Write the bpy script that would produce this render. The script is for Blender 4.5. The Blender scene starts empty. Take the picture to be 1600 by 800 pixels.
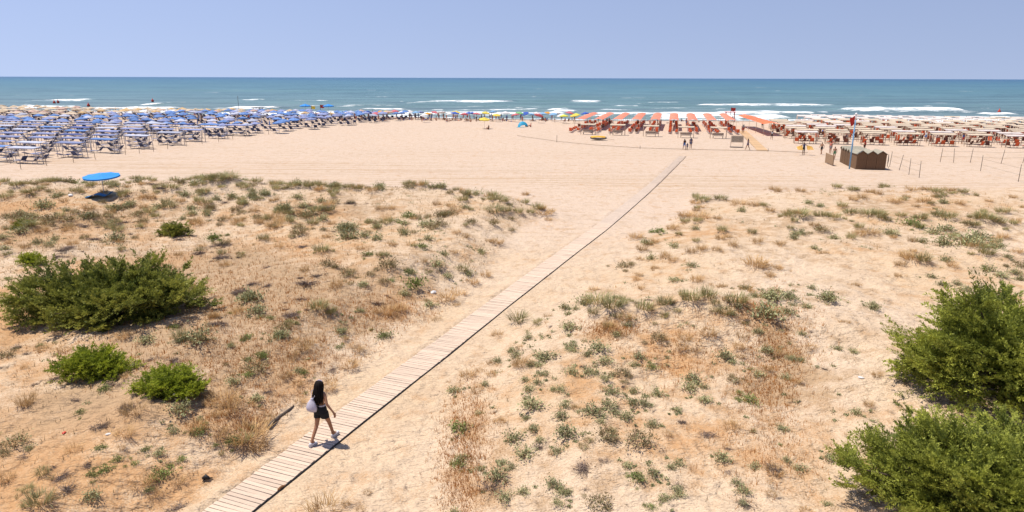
import bpy, bmesh, math, random
import numpy as np
from mathutils import Matrix, Vector

random.seed(7)
rng = np.random.default_rng(11)
SC = bpy.context.scene
COL = SC.collection
R = math.radians

# ------------------------------------------------------------------ camera
CAM_H = 10.0
FPX = 1067.0                       # focal length for a 1600 px wide frame
PITCH = math.atan((400 - 121.8) / FPX)
ROLL = R(0.16)
cam_data = bpy.data.cameras.new('camera')
cam_data.sensor_width = 36.0
cam_data.lens = FPX / 1600 * 36.0
cam_data.clip_start = 0.1
cam_data.clip_end = 300000
cam = bpy.data.objects.new('camera', cam_data)
COL.objects.link(cam)
cam.matrix_world = (Matrix.Translation((0, 0, CAM_H)) @ Matrix.Rotation(math.pi / 2 - PITCH, 4, 'X')
                    @ Matrix.Rotation(ROLL, 4, 'Z'))
SC.camera = cam
CAM_R = np.array((Matrix.Rotation(math.pi / 2 - PITCH, 3, 'X') @ Matrix.Rotation(ROLL, 3, 'Z')))

# ------------------------------------------------------------------ world and sun
SUN_EL, SUN_AZ = R(69), math.atan2(-0.95, 0.30)      # azimuth from +Y towards +X
world = bpy.data.worlds.new('World')
SC.world = world
world.use_nodes = True
wn, wl = world.node_tree.nodes, world.node_tree.links
bg = wn['Background']
sky = wn.new('ShaderNodeTexSky')
sky.sky_type = 'NISHITA'
sky.sun_disc = False
sky.sun_elevation = SUN_EL
sky.sun_rotation = SUN_AZ
sky.altitude = 0
sky.air_density = 1.6
sky.dust_density = 0.0
sky.ozone_density = 2.0
tint = wn.new('ShaderNodeMix')
tint.data_type = 'RGBA'
tint.blend_type = 'MULTIPLY'
tint.inputs[0].default_value = 1.0
tint.inputs[7].default_value = (0.97, 0.81, 0.90, 1)
# the haze of a sea horizon evens the sky out: look it up a little higher everywhere
wtc = wn.new('ShaderNodeTexCoord'); wmp = wn.new('ShaderNodeMapping')
wmp.inputs['Location'].default_value = (0, 0, 0.25); wmp.inputs['Scale'].default_value = (1, 1, 0.75)
wnm = wn.new('ShaderNodeVectorMath'); wnm.operation = 'NORMALIZE'
wl.new(wtc.outputs['Generated'], wmp.inputs[0]); wl.new(wmp.outputs[0], wnm.inputs[0]); wl.new(wnm.outputs[0], sky.inputs[0])
wl.new(sky.outputs[0], tint.inputs[6])
wl.new(tint.outputs[2], bg.inputs[0])
bg.inputs[1].default_value = 0.108

sun_data = bpy.data.lights.new('sun', 'SUN')
sun_data.energy = 4.6
sun_data.angle = R(0.5)
sun_data.color = (1.0, 0.94, 0.84)
sun = bpy.data.objects.new('sun', sun_data)
COL.objects.link(sun)
sun_dir = Vector((math.sin(SUN_AZ) * math.cos(SUN_EL), math.cos(SUN_AZ) * math.cos(SUN_EL), math.sin(SUN_EL)))
sun.rotation_euler = sun_dir.to_track_quat('Z', 'Y').to_euler()
sun.location = (0, 0, 40)

SC.view_settings.view_transform = 'Standard'
SC.view_settings.look = 'None'
SC.view_settings.gamma = 1.0
SC.view_settings.exposure = 0.42
SC.view_settings.use_curve_mapping = False
SC.render.engine = 'CYCLES'
SC.cycles.use_denoising = True
SC.cycles.max_bounces = 5
SC.cycles.diffuse_bounces = 2
SC.cycles.glossy_bounces = 2
SC.cycles.transparent_max_bounces = 4
SC.cycles.caustics_reflective = False
SC.cycles.caustics_refractive = False

# ------------------------------------------------------------------ maths helpers
def sstep(a, b, x):
    t = np.clip((np.asarray(x, float) - a) / (b - a), 0, 1)
    return t * t * (3 - 2 * t)

def vnoise(x, y, seed=0.0):
    x = np.asarray(x, float); y = np.asarray(y, float)
    ix = np.floor(x); iy = np.floor(y)
    fx = x - ix; fy = y - iy
    fx = fx * fx * fx * (fx * (fx * 6 - 15) + 10); fy = fy * fy * fy * (fy * (fy * 6 - 15) + 10)
    def h(a, b):
        s = np.sin(a * 127.1 + b * 311.7 + seed * 74.7) * 43758.5453
        return s - np.floor(s)
    a = h(ix, iy); b = h(ix + 1, iy); c = h(ix, iy + 1); d = h(ix + 1, iy + 1)
    return (a + (b - a) * fx + (c - a) * fy + (a - b - c + d) * fx * fy) * 2 - 1

def fbm(x, y, sc, octv=4, seed=0.0, gain=0.5):
    s = 0.0; a = 1.0; tot = 0.0
    c, n = math.cos(0.6), math.sin(0.6)
    for i in range(octv):
        s = s + a * vnoise(x / sc, y / sc, seed + i * 3.1)
        tot += a
        x, y = c * x - n * y, n * x + c * y
        a *= gain; sc *= 0.5
    return s / tot

def rays(px, py):
    px = np.asarray(px, float); py = np.asarray(py, float)
    d = np.stack([(px - 800) / FPX, -(py - 400) / FPX, -np.ones_like(px)], -1)
    return d @ CAM_R.T

def flat_at(px, py, z=0.0):
    d = rays(px, py)
    t = (z - CAM_H) / d[..., 2]
    return d[..., 0] * t, d[..., 1] * t

def project(x, y, z):
    v = np.stack(np.broadcast_arrays(np.asarray(x, float), np.asarray(y, float), np.asarray(z, float) - CAM_H), -1) @ CAM_R
    return 800 + FPX * v[..., 0] / -v[..., 2], 400 - FPX * v[..., 1] / -v[..., 2]

# the beach frame: u runs along the shore, v towards the sea
BA = R(13.0)
def to_uv(x, y):
    return x * math.cos(BA) - y * math.sin(BA), x * math.sin(BA) + y * math.cos(BA)
def from_uv(u, v):
    return u * math.cos(BA) + v * math.sin(BA), -u * math.sin(BA) + v * math.cos(BA)

def signed_dist(px, py, poly):
    """distance to a closed polygon, positive inside"""
    px = np.asarray(px, float); py = np.asarray(py, float)
    d = np.full(px.shape, 1e9); ins = np.zeros(px.shape, bool)
    n = len(poly)
    for i in range(n):
        ax, ay = poly[i]; bx, by = poly[(i + 1) % n]
        ex, ey = bx - ax, by - ay
        t = np.clip(((px - ax) * ex + (py - ay) * ey) / (ex * ex + ey * ey), 0, 1)
        d = np.minimum(d, (px - ax - t * ex) ** 2 + (py - ay - t * ey) ** 2)
        if ay != by:
            cond = ((ay > py) != (by > py)) & (px < (bx - ax) * (py - ay) / (by - ay) + ax)
            ins ^= cond
    d = np.sqrt(d)
    return np.where(ins, d, -d)

# ------------------------------------------------------------------ the lie of the land
PATH = [(-10.2, 2.0), (-6.15, 12.9), (-2.75, 21.5), (5.95, 44.3), (21.05, 86.8), (22.6, 91.3)]
def path_x(y):
    return np.interp(y, [p[1] for p in PATH], [p[0] for p in PATH])
def path_d(x, y):
    return (x - path_x(y)) * 0.937      # across-path distance, positive to the right

def poly_px(pts):
    out = []
    for px, py, z in pts:
        x, y = flat_at(np.array(px), np.array(py), z)
        out.append((float(x), float(y)))
    return out

LEFT_DUNE = poly_px([(430, 735, .9), (480, 655, .9), (560, 570, .8), (640, 510, .8), (715, 470, .7), (770, 420, .6), (830, 350, .4), (870, 336, .3),
                     (800, 312, .3), (640, 296, .3), (480, 292, .4), (300, 286, .5), (0, 290, .5)])
LEFT_DUNE = [(-9.3, 7.0)] + LEFT_DUNE + [(-70, 58), (-70, 4)]
RIGHT_DUNE = poly_px([(640, 800, .9), (700, 640, .9), (735, 570, .9), (800, 510, .8), (880, 478, .7), (960, 420, .6), (985, 378, .5), (1085, 318, .3),
                      (1190, 300, .2), (1400, 292, .2), (1600, 290, .2)])
RIGHT_DUNE = [(-1.0, 7.0)] + RIGHT_DUNE + [(80, 60), (80, 4)]

HX0, HY0, HCELL = -46.0, 8.0, 0.1
HUM = np.zeros((560, 950), np.float32)           # little hummocks of sand held by the plants
def add_hummock(x, y, r, h):
    n = int(3 * r / HCELL) + 1
    ci = int((x - HX0) / HCELL); cj = int((y - HY0) / HCELL)
    i0, i1 = max(ci - n, 0), min(ci + n + 1, HUM.shape[1]); j0, j1 = max(cj - n, 0), min(cj + n + 1, HUM.shape[0])
    if i0 >= i1 or j0 >= j1: return
    gx = HX0 + np.arange(i0, i1) * HCELL - x; gy = HY0 + np.arange(j0, j1) * HCELL - y
    g = h * np.exp(-(gx[None, :] ** 2 + gy[:, None] ** 2) / (r * r))
    HUM[j0:j1, i0:i1] = np.maximum(HUM[j0:j1, i0:i1], g) * .6 + (HUM[j0:j1, i0:i1] + g) * .4
def hum_at(x, y):
    fx = (x - HX0) / HCELL; fy = (y - HY0) / HCELL
    ok = (fx > 0) & (fx < HUM.shape[1] - 2) & (fy > 0) & (fy < HUM.shape[0] - 2)
    i = np.clip(fx.astype(int), 0, HUM.shape[1] - 2); j = np.clip(fy.astype(int), 0, HUM.shape[0] - 2)
    a = fx - i; b = fy - j
    v = (HUM[j, i] * (1 - a) + HUM[j, i + 1] * a) * (1 - b) + (HUM[j + 1, i] * (1 - a) + HUM[j + 1, i + 1] * a) * b
    return np.where(ok, v, 0)

def shore_v(u):
    return 184.0 + 19.0 * sstep(-60, 110, u) + 1.8 * np.sin(u / 17.0) + 1.0 * np.sin(u / 6.3 + 1)

def bump2(x, y, cx, cy, rx, ry, ang=0.0):
    c, s = math.cos(ang), math.sin(ang)
    a = ((x - cx) * c + (y - cy) * s) / rx; b = (-(x - cx) * s + (y - cy) * c) / ry
    return np.exp(-(a * a + b * b))

def height(x, y, fine=True):
    x = np.asarray(x, float); y = np.asarray(y, float)
    u, v = to_uv(x, y)
    sv = shore_v(u)
    z = 0.9 * (1 - sstep(16, 72, y))
    z = z - 0.8 * np.clip((v - 140) / (sv - 140), 0, None) ** 1.3
    z = np.where(v > sv, -0.8 - 0.05 * (v - sv), z)
    z = z + 0.05 * fbm(x, y, 14, 3, 2.0) * (1 - sstep(150, 180, v))
    ml = sstep(-0.3, 3.6, signed_dist(x, y, LEFT_DUNE) + 0.7 * fbm(x, y, 3.2, 3, 5.0))
    mr = sstep(-0.6, 4.5, signed_dist(x, y, RIGHT_DUNE) + 1.0 * fbm(x, y, 4.0, 3, 9.0))
    f1 = fbm(x, y, 9.0, 4, 21.0); f2 = fbm(x, y, 2.6, 3, 33.0)
    left = 0.74 + 0.48 * f1 + 0.16 * f2
    left = left + 0.75 * bump2(x, y, -30, 52.5, 24, 5.0, R(-4)) - 0.35 * bump2(x, y, -14, 33, 7, 5)
    left = left + 0.35 * bump2(x, y, -4.5, 33, 4, 7, R(-20))
    right = 0.32 + 0.28 * f1 + 0.15 * f2
    right = right + 1.0 * bump2(x, y, 5.8, 23.2, 7.0, 3.0, R(-3)) + 0.5 * bump2(x, y, 1.0, 20.5, 2.2, 4.5, R(10))
    right = right + 0.30 * bump2(x, y, 16, 36, 10, 4) + 0.3 * bump2(x, y, 14, 19, 4, 4) + 0.35 * bump2(x, y, 27, 44, 14, 3)
    z = z + ml * left + mr * right
    pd = np.abs(path_d(x, y))
    near = (1 - sstep(0.9, 2.6, pd)) * (1 - sstep(86, 92, y))
    flatz = 0.9 * (1 - sstep(16, 72, y))
    z = z * (1 - near) + flatz * near
    z = z + hum_at(x, y) * (1 - near)
    if fine:
        dune = np.maximum(ml, mr)
        foot = fbm(x, y, 0.62, 3, 41.0)
        trod = (1 - sstep(34, 62, y)) * sstep(.58, 1.4, pd)
        z = z - .03 * (1 - sstep(.42, .56, pd)) * (y < 93)
        z = z + trod * (0.075 * foot - 0.06 * np.abs(vnoise(x / .33, y / .33, 50)) + .012)
        z = z + 0.05 * dune * fbm(x, y, 1.1, 3, 47.0)
        z = z + .085 * sstep(.02, .45, fbm(x, y, 2.6, 3, 149.0)) * np.exp(-((path_d(x, y) + .66) / .22) ** 2) * (y < 90)     # sand blown over the planks' edge
        z = z + 0.02 * fbm(x, y, 1.7, 2, 61.0) * sstep(1.2, 2, pd)
    return z

def hz(x, y):
    return float(height(np.array([x]), np.array([y]))[0])

GX, GY = np.meshgrid(np.arange(-90, 90.1, .5), np.arange(8, 140.1, .5))
COARSE = height(GX, GY, False)                    # coarse relief for aiming
def coarse(x, y):
    fx = np.clip((x + 90) / .5, 0, 359.99); fy = np.clip((y - 8) / .5, 0, 263.99)
    i = fx.astype(int); j = fy.astype(int); a = fx - i; b = fy - j
    return (COARSE[j, i] * (1 - a) + COARSE[j, i + 1] * a) * (1 - b) + (COARSE[j + 1, i] * (1 - a) + COARSE[j + 1, i + 1] * a) * b
T_MARCH = np.geomspace(9, 180, 420)
def at(px, py):
    """where the sight line through a point of the photograph meets the land"""
    px = np.atleast_1d(np.asarray(px, float)); py = np.atleast_1d(np.asarray(py, float))
    d = rays(px, py)
    d = d / np.linalg.norm(d, axis=1)[:, None]
    X = d[:, None, 0] * T_MARCH; Y = d[:, None, 1] * T_MARCH; Z = CAM_H + d[:, None, 2] * T_MARCH
    dh = Z - coarse(X, Y)
    below = dh < 0
    k = np.argmax(below, 1); k = np.where(below.any(1), k, len(T_MARCH) - 1); k = np.maximum(k, 1)
    i = np.arange(len(px))
    f = np.clip(dh[i, k - 1] / np.maximum(dh[i, k - 1] - dh[i, k], 1e-6), 0, 1)
    t = T_MARCH[k - 1] + f * (T_MARCH[k] - T_MARCH[k - 1])
    return d[:, 0] * t, d[:, 1] * t

# ------------------------------------------------------------------ materials
def nodes_of(m):
    m.use_nodes = True
    nt = m.node_tree
    return nt, nt.nodes, nt.links, nt.nodes['Principled BSDF']

def mixc(nt, a, b, fac, mode='MIX'):
    n = nt.nodes.new('ShaderNodeMix'); n.data_type = 'RGBA'; n.blend_type = mode
    for s, v in ((0, fac), (6, a), (7, b)):
        if hasattr(v, 'links') or isinstance(v, bpy.types.NodeSocket): nt.links.new(v, n.inputs[s])
        else: n.inputs[s].default_value = v if not isinstance(v, tuple) else (*v[:3], 1)
    return n.outputs[2]

def mathn(nt, op, a, b=0.0, clamp=False):
    n = nt.nodes.new('ShaderNodeMath'); n.operation = op; n.use_clamp = clamp
    for s, v in ((0, a), (1, b)):
        if isinstance(v, bpy.types.NodeSocket): nt.links.new(v, n.inputs[s])
        else: n.inputs[s].default_value = v
    return n.outputs[0]

def maprange(nt, v, a, b, c=0.0, d=1.0):
    n = nt.nodes.new('ShaderNodeMapRange'); n.clamp = True
    nt.links.new(v, n.inputs[0])
    for i, k in enumerate((a, b, c, d)): n.inputs[i + 1].default_value = k
    return n.outputs[0]

def noise(nt, vec, scale, detail=3, rough=0.5, dist=0.0):
    n = nt.nodes.new('ShaderNodeTexNoise')
    n.inputs['Scale'].default_value = scale; n.inputs['Detail'].default_value = detail
    n.inputs['Roughness'].default_value = rough; n.inputs['Distortion'].default_value = dist
    if vec is not None: nt.links.new(vec, n.inputs['Vector'])
    return n.outputs[0]

def mapping(nt, vec, scale=(1, 1, 1), rot=(0, 0, 0)):
    n = nt.nodes.new('ShaderNodeMapping')
    n.inputs['Scale'].default_value = scale; n.inputs['Rotation'].default_value = rot
    nt.links.new(vec, n.inputs['Vector'])
    return n.outputs[0]

def attr(nt, name):
    n = nt.nodes.new('ShaderNodeAttribute'); n.attribute_name = name
    return n.outputs['Fac']

def bumpn(nt, h, strength, dist, prev=None):
    n = nt.nodes.new('ShaderNodeBump')
    n.inputs['Strength'].default_value = strength; n.inputs['Distance'].default_value = dist
    nt.links.new(h, n.inputs['Height'])
    if prev is not None: nt.links.new(prev, n.inputs['Normal'])
    return n.outputs[0]

MATS = {}
def mat(name, col, rough=0.7, var=0.12, scale=6.0, col2=None, bump=0.0, island=False, spec=0.3, objvar=0.0, trans=0.0, stretch=None):
    """a plain coloured surface with uneven tone"""
    if name in MATS: return MATS[name]
    m = bpy.data.materials.new(name); MATS[name] = m
    nt, N, L, P = nodes_of(m)
    tc = N.new('ShaderNodeTexCoord')
    vec = tc.outputs['Object']
    if stretch: vec = mapping(nt, vec, stretch)
    nz = noise(nt, vec, scale, 4, 0.6)
    c2 = col2 or tuple(c * (1 - 2.2 * var) for c in col)
    f = maprange(nt, nz, 0.3, 0.7)
    if island:
        g = N.new('ShaderNodeNewGeometry')
        f = mathn(nt, 'ADD', mathn(nt, 'MULTIPLY', f, 0.35), mathn(nt, 'MULTIPLY', g.outputs['Random Per Island'], 0.65), True)
    c = mixc(nt, col, c2, f)
    if objvar:
        oi = N.new('ShaderNodeObjectInfo')
        k = maprange(nt, oi.outputs['Random'], 0, 1, 1 - objvar, 1 + objvar)
        hs = N.new('ShaderNodeHueSaturation'); L.new(k, hs.inputs['Value']); L.new(c, hs.inputs['Color'])
        c = hs.outputs[0]
    L.new(c, P.inputs['Base Color'])
    P.inputs['Roughness'].default_value = rough
    P.inputs['Specular IOR Level'].default_value = spec
    if bump:
        L.new(bumpn(nt, nz, bump, 0.02), P.inputs['Normal'])
    if trans:
        tr = N.new('ShaderNodeBsdfTranslucent'); L.new(c, tr.inputs['Color'])
        mx = N.new('ShaderNodeMixShader'); mx.inputs[0].default_value = trans
        out = N['Material Output']
        L.new(P.outputs[0], mx.inputs[1]); L.new(tr.outputs[0], mx.inputs[2]); L.new(mx.outputs[0], out.inputs[0])
    return m

def sand_material():
    m = bpy.data.materials.new('dune_sand'); nt, N, L, P = nodes_of(m)
    g = N.new('ShaderNodeNewGeometry'); pos = g.outputs['Position']
    big = noise(nt, pos, 0.12, 1, 0.55); mid = noise(nt, pos, 1.3, 2, 0.6); fin = noise(nt, pos, 13, 2, 0.8)
    c = mixc(nt, (0.505, 0.366, 0.232), (0.560, 0.426, 0.300), maprange(nt, big, 0.35, 0.65))
    c = mixc(nt, c, (0.530, 0.408, 0.312), attr(nt, 'beach'))
    c = mixc(nt, c, (0.430, 0.290, 0.175), mathn(nt, 'MULTIPLY', maprange(nt, mid, 0.52, 0.75), 0.35))
    c = mixc(nt, c, (0.34, 0.235, 0.155), mathn(nt, 'MULTIPLY', maprange(nt, fin, 0.50, 0.74), 0.34))
    c = mixc(nt, c, (0.66, 0.515, 0.365), mathn(nt, 'MULTIPLY', maprange(nt, fin, 0.50, 0.26), 0.5))
    tramp = noise(nt, mapping(nt, pos, (0.30, 0.9, 1), (0, 0, BA)), 1.0, 4, 0.72)
    c = mixc(nt, c, (0.40, 0.285, 0.19), mathn(nt, 'MULTIPLY', maprange(nt, tramp, 0.50, 0.72), 0.45))
    # tyre and rake marks run along the shore
    st = noise(nt, mapping(nt, pos, (0.03, 1.5, 1), (0, 0, BA)), 1.0, 2, 0.65)
    tr = mathn(nt, 'MULTIPLY', maprange(nt, st, 0.48, 0.70), attr(nt, 'track'))
    c = mixc(nt, c, (0.36, 0.235, 0.125), mathn(nt, 'MULTIPLY', tr, 0.85))
    # dry plant litter lying on the sand
    lit = attr(nt, 'litter')
    lf = noise(nt, pos, 27, 1, 0.8)
    lm = maprange(nt, mathn(nt, 'ADD', mathn(nt, 'ADD', lit, mathn(nt, 'MULTIPLY', mid, 1.2)), mathn(nt, 'MULTIPLY', lf, 0.9)), 1.12, 1.50)
    lcol = mixc(nt, (0.40, 0.20, 0.075), (0.30, 0.19, 0.100), maprange(nt, big, 0.42, 0.58))
    lcol = mixc(nt, lcol, (0.46, 0.30, 0.16), mathn(nt, 'MULTIPLY', maprange(nt, fin, 0.45, 0.65), 0.6))
    c = mixc(nt, c, lcol, mathn(nt, 'MULTIPLY', lm, 0.78))
    # twig specks
    sp = mathn(nt, 'MULTIPLY', maprange(nt, lf, 0.68, 0.74), attr(nt, 'speck'))
    c = mixc(nt, c, (0.13, 0.08, 0.045), mathn(nt, 'MULTIPLY', sp, 0.8))
    wet = attr(nt, 'wet')
    c = mixc(nt, c, (0.24, 0.17, 0.12), wet)
    L.new(c, P.inputs['Base Color'])
    L.new(maprange(nt, wet, 0, 1, 0.95, 0.35), P.inputs['Roughness'])
    P.inputs['Specular IOR Level'].default_value = 0.15
    b = bumpn(nt, noise(nt, mapping(nt, pos, (1.0, 1.7, 1), (0, 0, R(-20))), 2.6, 3, 0.62), 1.0, 0.22)
    L.new(b, P.inputs['Normal'])
    return m

def sea_material():
    m = bpy.data.materials.new('sea_water'); nt, N, L, P = nodes_of(m)
    g = N.new('ShaderNodeNewGeometry'); pos = g.outputs['Position']
    sep = N.new('ShaderNodeSeparateXYZ'); L.new(mapping(nt, pos, (1, 1, 1), (0, 0, BA)), sep.inputs[0])
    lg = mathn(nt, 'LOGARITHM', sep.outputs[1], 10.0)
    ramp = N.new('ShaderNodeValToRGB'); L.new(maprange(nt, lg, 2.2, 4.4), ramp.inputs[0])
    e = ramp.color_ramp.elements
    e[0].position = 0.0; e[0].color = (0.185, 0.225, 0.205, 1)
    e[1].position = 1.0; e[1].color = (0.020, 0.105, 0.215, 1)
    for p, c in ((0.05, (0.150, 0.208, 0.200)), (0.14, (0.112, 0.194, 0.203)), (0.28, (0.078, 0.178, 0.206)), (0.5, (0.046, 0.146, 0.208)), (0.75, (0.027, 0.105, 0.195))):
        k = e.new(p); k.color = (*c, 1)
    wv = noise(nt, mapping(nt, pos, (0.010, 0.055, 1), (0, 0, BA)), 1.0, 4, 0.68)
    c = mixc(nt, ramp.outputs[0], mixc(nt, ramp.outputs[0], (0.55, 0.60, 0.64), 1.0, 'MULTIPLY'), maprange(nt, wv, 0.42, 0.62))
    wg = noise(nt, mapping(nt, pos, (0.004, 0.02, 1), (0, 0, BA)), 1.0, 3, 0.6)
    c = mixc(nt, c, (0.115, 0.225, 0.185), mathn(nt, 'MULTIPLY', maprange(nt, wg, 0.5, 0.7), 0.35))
    foam = attr(nt, 'foam')
    fn = noise(nt, mapping(nt, pos, (0.16, 0.34, 0.4), (0, 0, BA)), 1.0, 5, 0.75)
    fm = maprange(nt, mathn(nt, 'ADD', mathn(nt, 'MULTIPLY', foam, 0.74), mathn(nt, 'MULTIPLY', fn, 2.1)), 1.42, 1.76)
    c = mixc(nt, c, (0.90, 0.90, 0.88), fm)
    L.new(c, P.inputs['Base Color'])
    L.new(maprange(nt, fm, 0, 1, 0.32, 0.9), P.inputs['Roughness'])
    P.inputs['IOR'].default_value = 1.33
    P.inputs['Specular IOR Level'].default_value = 0.22
    b = bumpn(nt, noise(nt, mapping(nt, pos, (0.08, 0.3, 1), (0, 0, BA)), 1.0, 4, 0.7), 1.0, 1.0)
    L.new(b, P.inputs['Normal'])
    return m

def leaf_material(name, dark, light, trans=0.25):
    m = bpy.data.materials.new(name); nt, N, L, P = nodes_of(m)
    t = attr(nt, 'tone')
    c = mixc(nt, dark, light, t)
    L.new(c, P.inputs['Base Color'])
    P.inputs['Roughness'].default_value = 0.55
    P.inputs['Specular IOR Level'].default_value = 0.25
    tr = N.new('ShaderNodeBsdfTranslucent'); L.new(c, tr.inputs['Color'])
    mx = N.new('ShaderNodeMixShader'); mx.inputs[0].default_value = trans
    L.new(P.outputs[0], mx.inputs[1]); L.new(tr.outputs[0], mx.inputs[2]); L.new(mx.outputs[0], N['Material Output'].inputs[0])
    return m

# ------------------------------------------------------------------ object helpers
def link(name, data, parent=None):
    o = bpy.data.objects.new(name, data)
    COL.objects.link(o)
    if parent is not None: o.parent = parent
    return o

def tag(o, label=None, cat=None, group=None, kind=None):
    if label: o['label'] = label
    if cat: o['category'] = cat
    if group: o['group'] = group
    if kind: o['kind'] = kind
    return o

def empty(name, loc=(0, 0, 0), rz=0.0):
    o = link(name, None)
    o.location = loc; o.rotation_euler = (0, 0, rz)
    o.empty_display_size = 0.2
    return o

def copy_tree(o, parent=None):
    c = o.copy(); COL.objects.link(c); c.parent = parent
    for ch in list(o.children):
        copy_tree(ch, c)
    return c

def mesh_np(name, V, F, mats, smooth=False, fattr=None, vattr=None, midx=None):
    """V (n,3), F (m,k) arrays with k equal for all faces"""
    me = bpy.data.meshes.new(name)
    V = np.asarray(V, np.float32); F = np.asarray(F, np.int32)
    me.vertices.add(len(V)); me.vertices.foreach_set('co', V.ravel())
    k = F.shape[1]
    me.loops.add(F.size); me.loops.foreach_set('vertex_index', F.ravel())
    me.polygons.add(len(F)); me.polygons.foreach_set('loop_start', np.arange(0, F.size, k, dtype=np.int32))
    if smooth: me.polygons.foreach_set('use_smooth', np.ones(len(F), bool))
    for m in mats: me.materials.append(m)
    if midx is not None: me.polygons.foreach_set('material_index', np.asarray(midx, np.int32))
    me.update(calc_edges=True)
    for nm, a in (fattr or {}).items():
        at_ = me.attributes.new(nm, 'FLOAT', 'FACE'); at_.data.foreach_set('value', np.asarray(a, np.float32))
    for nm, a in (vattr or {}).items():
        at_ = me.attributes.new(nm, 'FLOAT', 'POINT'); at_.data.foreach_set('value', np.asarray(a, np.float32))
    return me

class MB:
    """collects simple shapes into one mesh"""
    def __init__(s): s.v = []; s.f = []; s.m = []; s.sm = []
    def add(s, vs, fs, mi=0, smooth=False):
        o = len(s.v); s.v += [tuple(map(float, p)) for p in vs]
        for f in fs: s.f.append(tuple(o + i for i in f)); s.m.append(mi); s.sm.append(smooth)
        return s
    def box(s, c, size, rz=0.0, mi=0, rx=0.0, ry=0.0):
        M = Matrix.Rotation(rz, 3, 'Z') @ Matrix.Rotation(ry, 3, 'Y') @ Matrix.Rotation(rx, 3, 'X')
        vs = []
        for dz in (-.5, .5):
            for dx, dy in ((-.5, -.5), (.5, -.5), (.5, .5), (-.5, .5)):
                vs.append(Vector(c) + M @ Vector((dx * size[0], dy * size[1], dz * size[2])))
        return s.add(vs, [(3, 2, 1, 0), (4, 5, 6, 7), (0, 1, 5, 4), (1, 2, 6, 5), (2, 3, 7, 6), (3, 0, 4, 7)], mi)
    def tube(s, pts, rad, n=6, mi=0, smooth=True, flat=1.0):
        pts = [Vector(p) for p in pts]
        if not hasattr(rad, '__len__'): rad = [rad] * len(pts)
        vs = []; up = Vector((0, 0, 1))
        for i, p in enumerate(pts):
            t = (pts[min(i + 1, len(pts) - 1)] - pts[max(i - 1, 0)]).normalized()
            a = t.cross(up)
            if a.length < 1e-3: a = t.cross(Vector((0, 1, 0)))
            a.normalize(); b = a.cross(t)
            for k in range(n):
                q = 2 * math.pi * k / n
                vs.append(p + (a * math.cos(q) + b * math.sin(q) * flat) * rad[i])
        fs = []
        for i in range(len(pts) - 1):
            for k in range(n):
                fs.append((i * n + k, i * n + (k + 1) % n, (i + 1) * n + (k + 1) % n, (i + 1) * n + k))
        fs.append(tuple(reversed(range(n)))); fs.append(tuple((len(pts) - 1) * n + k for k in range(n)))
        return s.add(vs, fs, mi, smooth)
    def mesh(s, name, mats):
        me = bpy.data.meshes.new(name)
        me.from_pydata(s.v, [], s.f)
        for m in (mats if isinstance(mats, (list, tuple)) else [mats]): me.materials.append(m)
        me.polygons.foreach_set('material_index', s.m)
        me.polygons.foreach_set('use_smooth', s.sm)
        me.update()
        return me
    def build(s, name, mats, parent=None):
        return link(name, s.mesh(name, mats), parent)

ORD = ('first second third fourth fifth sixth seventh eighth ninth tenth eleventh twelfth thirteenth fourteenth fifteenth sixteenth seventeenth '
       'eighteenth nineteenth twentieth').split()
def nth(i):
    if i < 20: return ORD[i]
    k = i + 1
    return '%d%s' % (k, {1: 'st', 2: 'nd', 3: 'rd'}.get(k % 10, 'th') if k % 100 not in (11, 12, 13) else 'th')

# ------------------------------------------------------------------ where the dune plants stand (their roots hold little hummocks)
# points read off the photograph in enlarged views: (view, list of (x, y, width, kind))
# kinds: m marram grass, t straw tuft, h grey-green leafy shrub, g fresh green shrub, e brown everlasting cushion, d dead grey scrub
SEEN = []
def view(x0, y0, k, pts):
    for p in pts.split(';'):
        q = p.split()
        SEEN.append((x0 + float(q[0]) * k, y0 + float(q[1]) * k, float(q[2]) * k, q[3]))
view(700, 440, .45, '405 95 34 h;340 270 66 h;240 255 48 h;280 200 32 h;330 196 28 h;420 166 54 h;430 226 42 h;520 240 66 h;545 282 52 h;660 268 38 h;705 298 40 g;'
     '430 322 48 h;490 326 48 h;545 346 38 h;570 392 54 h;645 385 38 h;640 428 38 h;680 430 42 h;555 440 48 h;500 464 64 h;615 476 54 h;710 498 46 h;725 395 48 h;850 342 64 h;'
     '840 378 54 h;890 422 46 h;795 452 32 h;960 268 52 h;990 350 44 e;1045 420 56 g;1105 245 50 h;1140 255 46 t;1075 325 40 h;395 470 48 h;415 420 28 h;290 440 74 h;280 385 38 h;'
     '310 358 38 h;330 326 42 h;245 306 50 t;230 556 58 h;270 604 68 h;295 523 42 h;410 535 68 h;185 490 36 t;40 516 62 g;35 645 44 g;110 656 32 h;190 636 36 h;170 690 70 h;365 716 54 h;'
     '380 775 38 h;415 738 32 h;620 646 42 h;700 638 28 h;655 694 48 g;710 676 42 h;760 690 24 h;800 640 36 h;795 712 48 d;760 755 40 h;705 783 32 g;950 612 50 h;995 618 36 d;665 570 92 e;'
     '550 550 74 e;605 325 52 e;730 206 54 e;480 656 84 d;155 724 90 d;525 785 84 e;905 535 60 d;985 512 60 t;1035 780 60 d;1135 670 60 t;520 100 92 m;570 112 82 m;620 142 62 t;'
     '680 116 72 m;750 100 62 m;840 90 84 m;900 78 72 m;960 126 62 m;1000 100 92 m;1120 66 62 h;1180 60 42 h;560 170 54 t;245 145 80 m;310 150 40 m;170 186 46 t;820 205 52 t;'
     '905 195 62 t;810 235 44 t;860 240 40 t;1030 26 36 h;1105 62 40 h;150 285 36 t;100 385 46 t;70 330 60 t;250 300 60 t;20 385 44 h;150 330 40 t;610 190 40 t;1020 190 50 t;1010 240 44 t')
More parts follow.
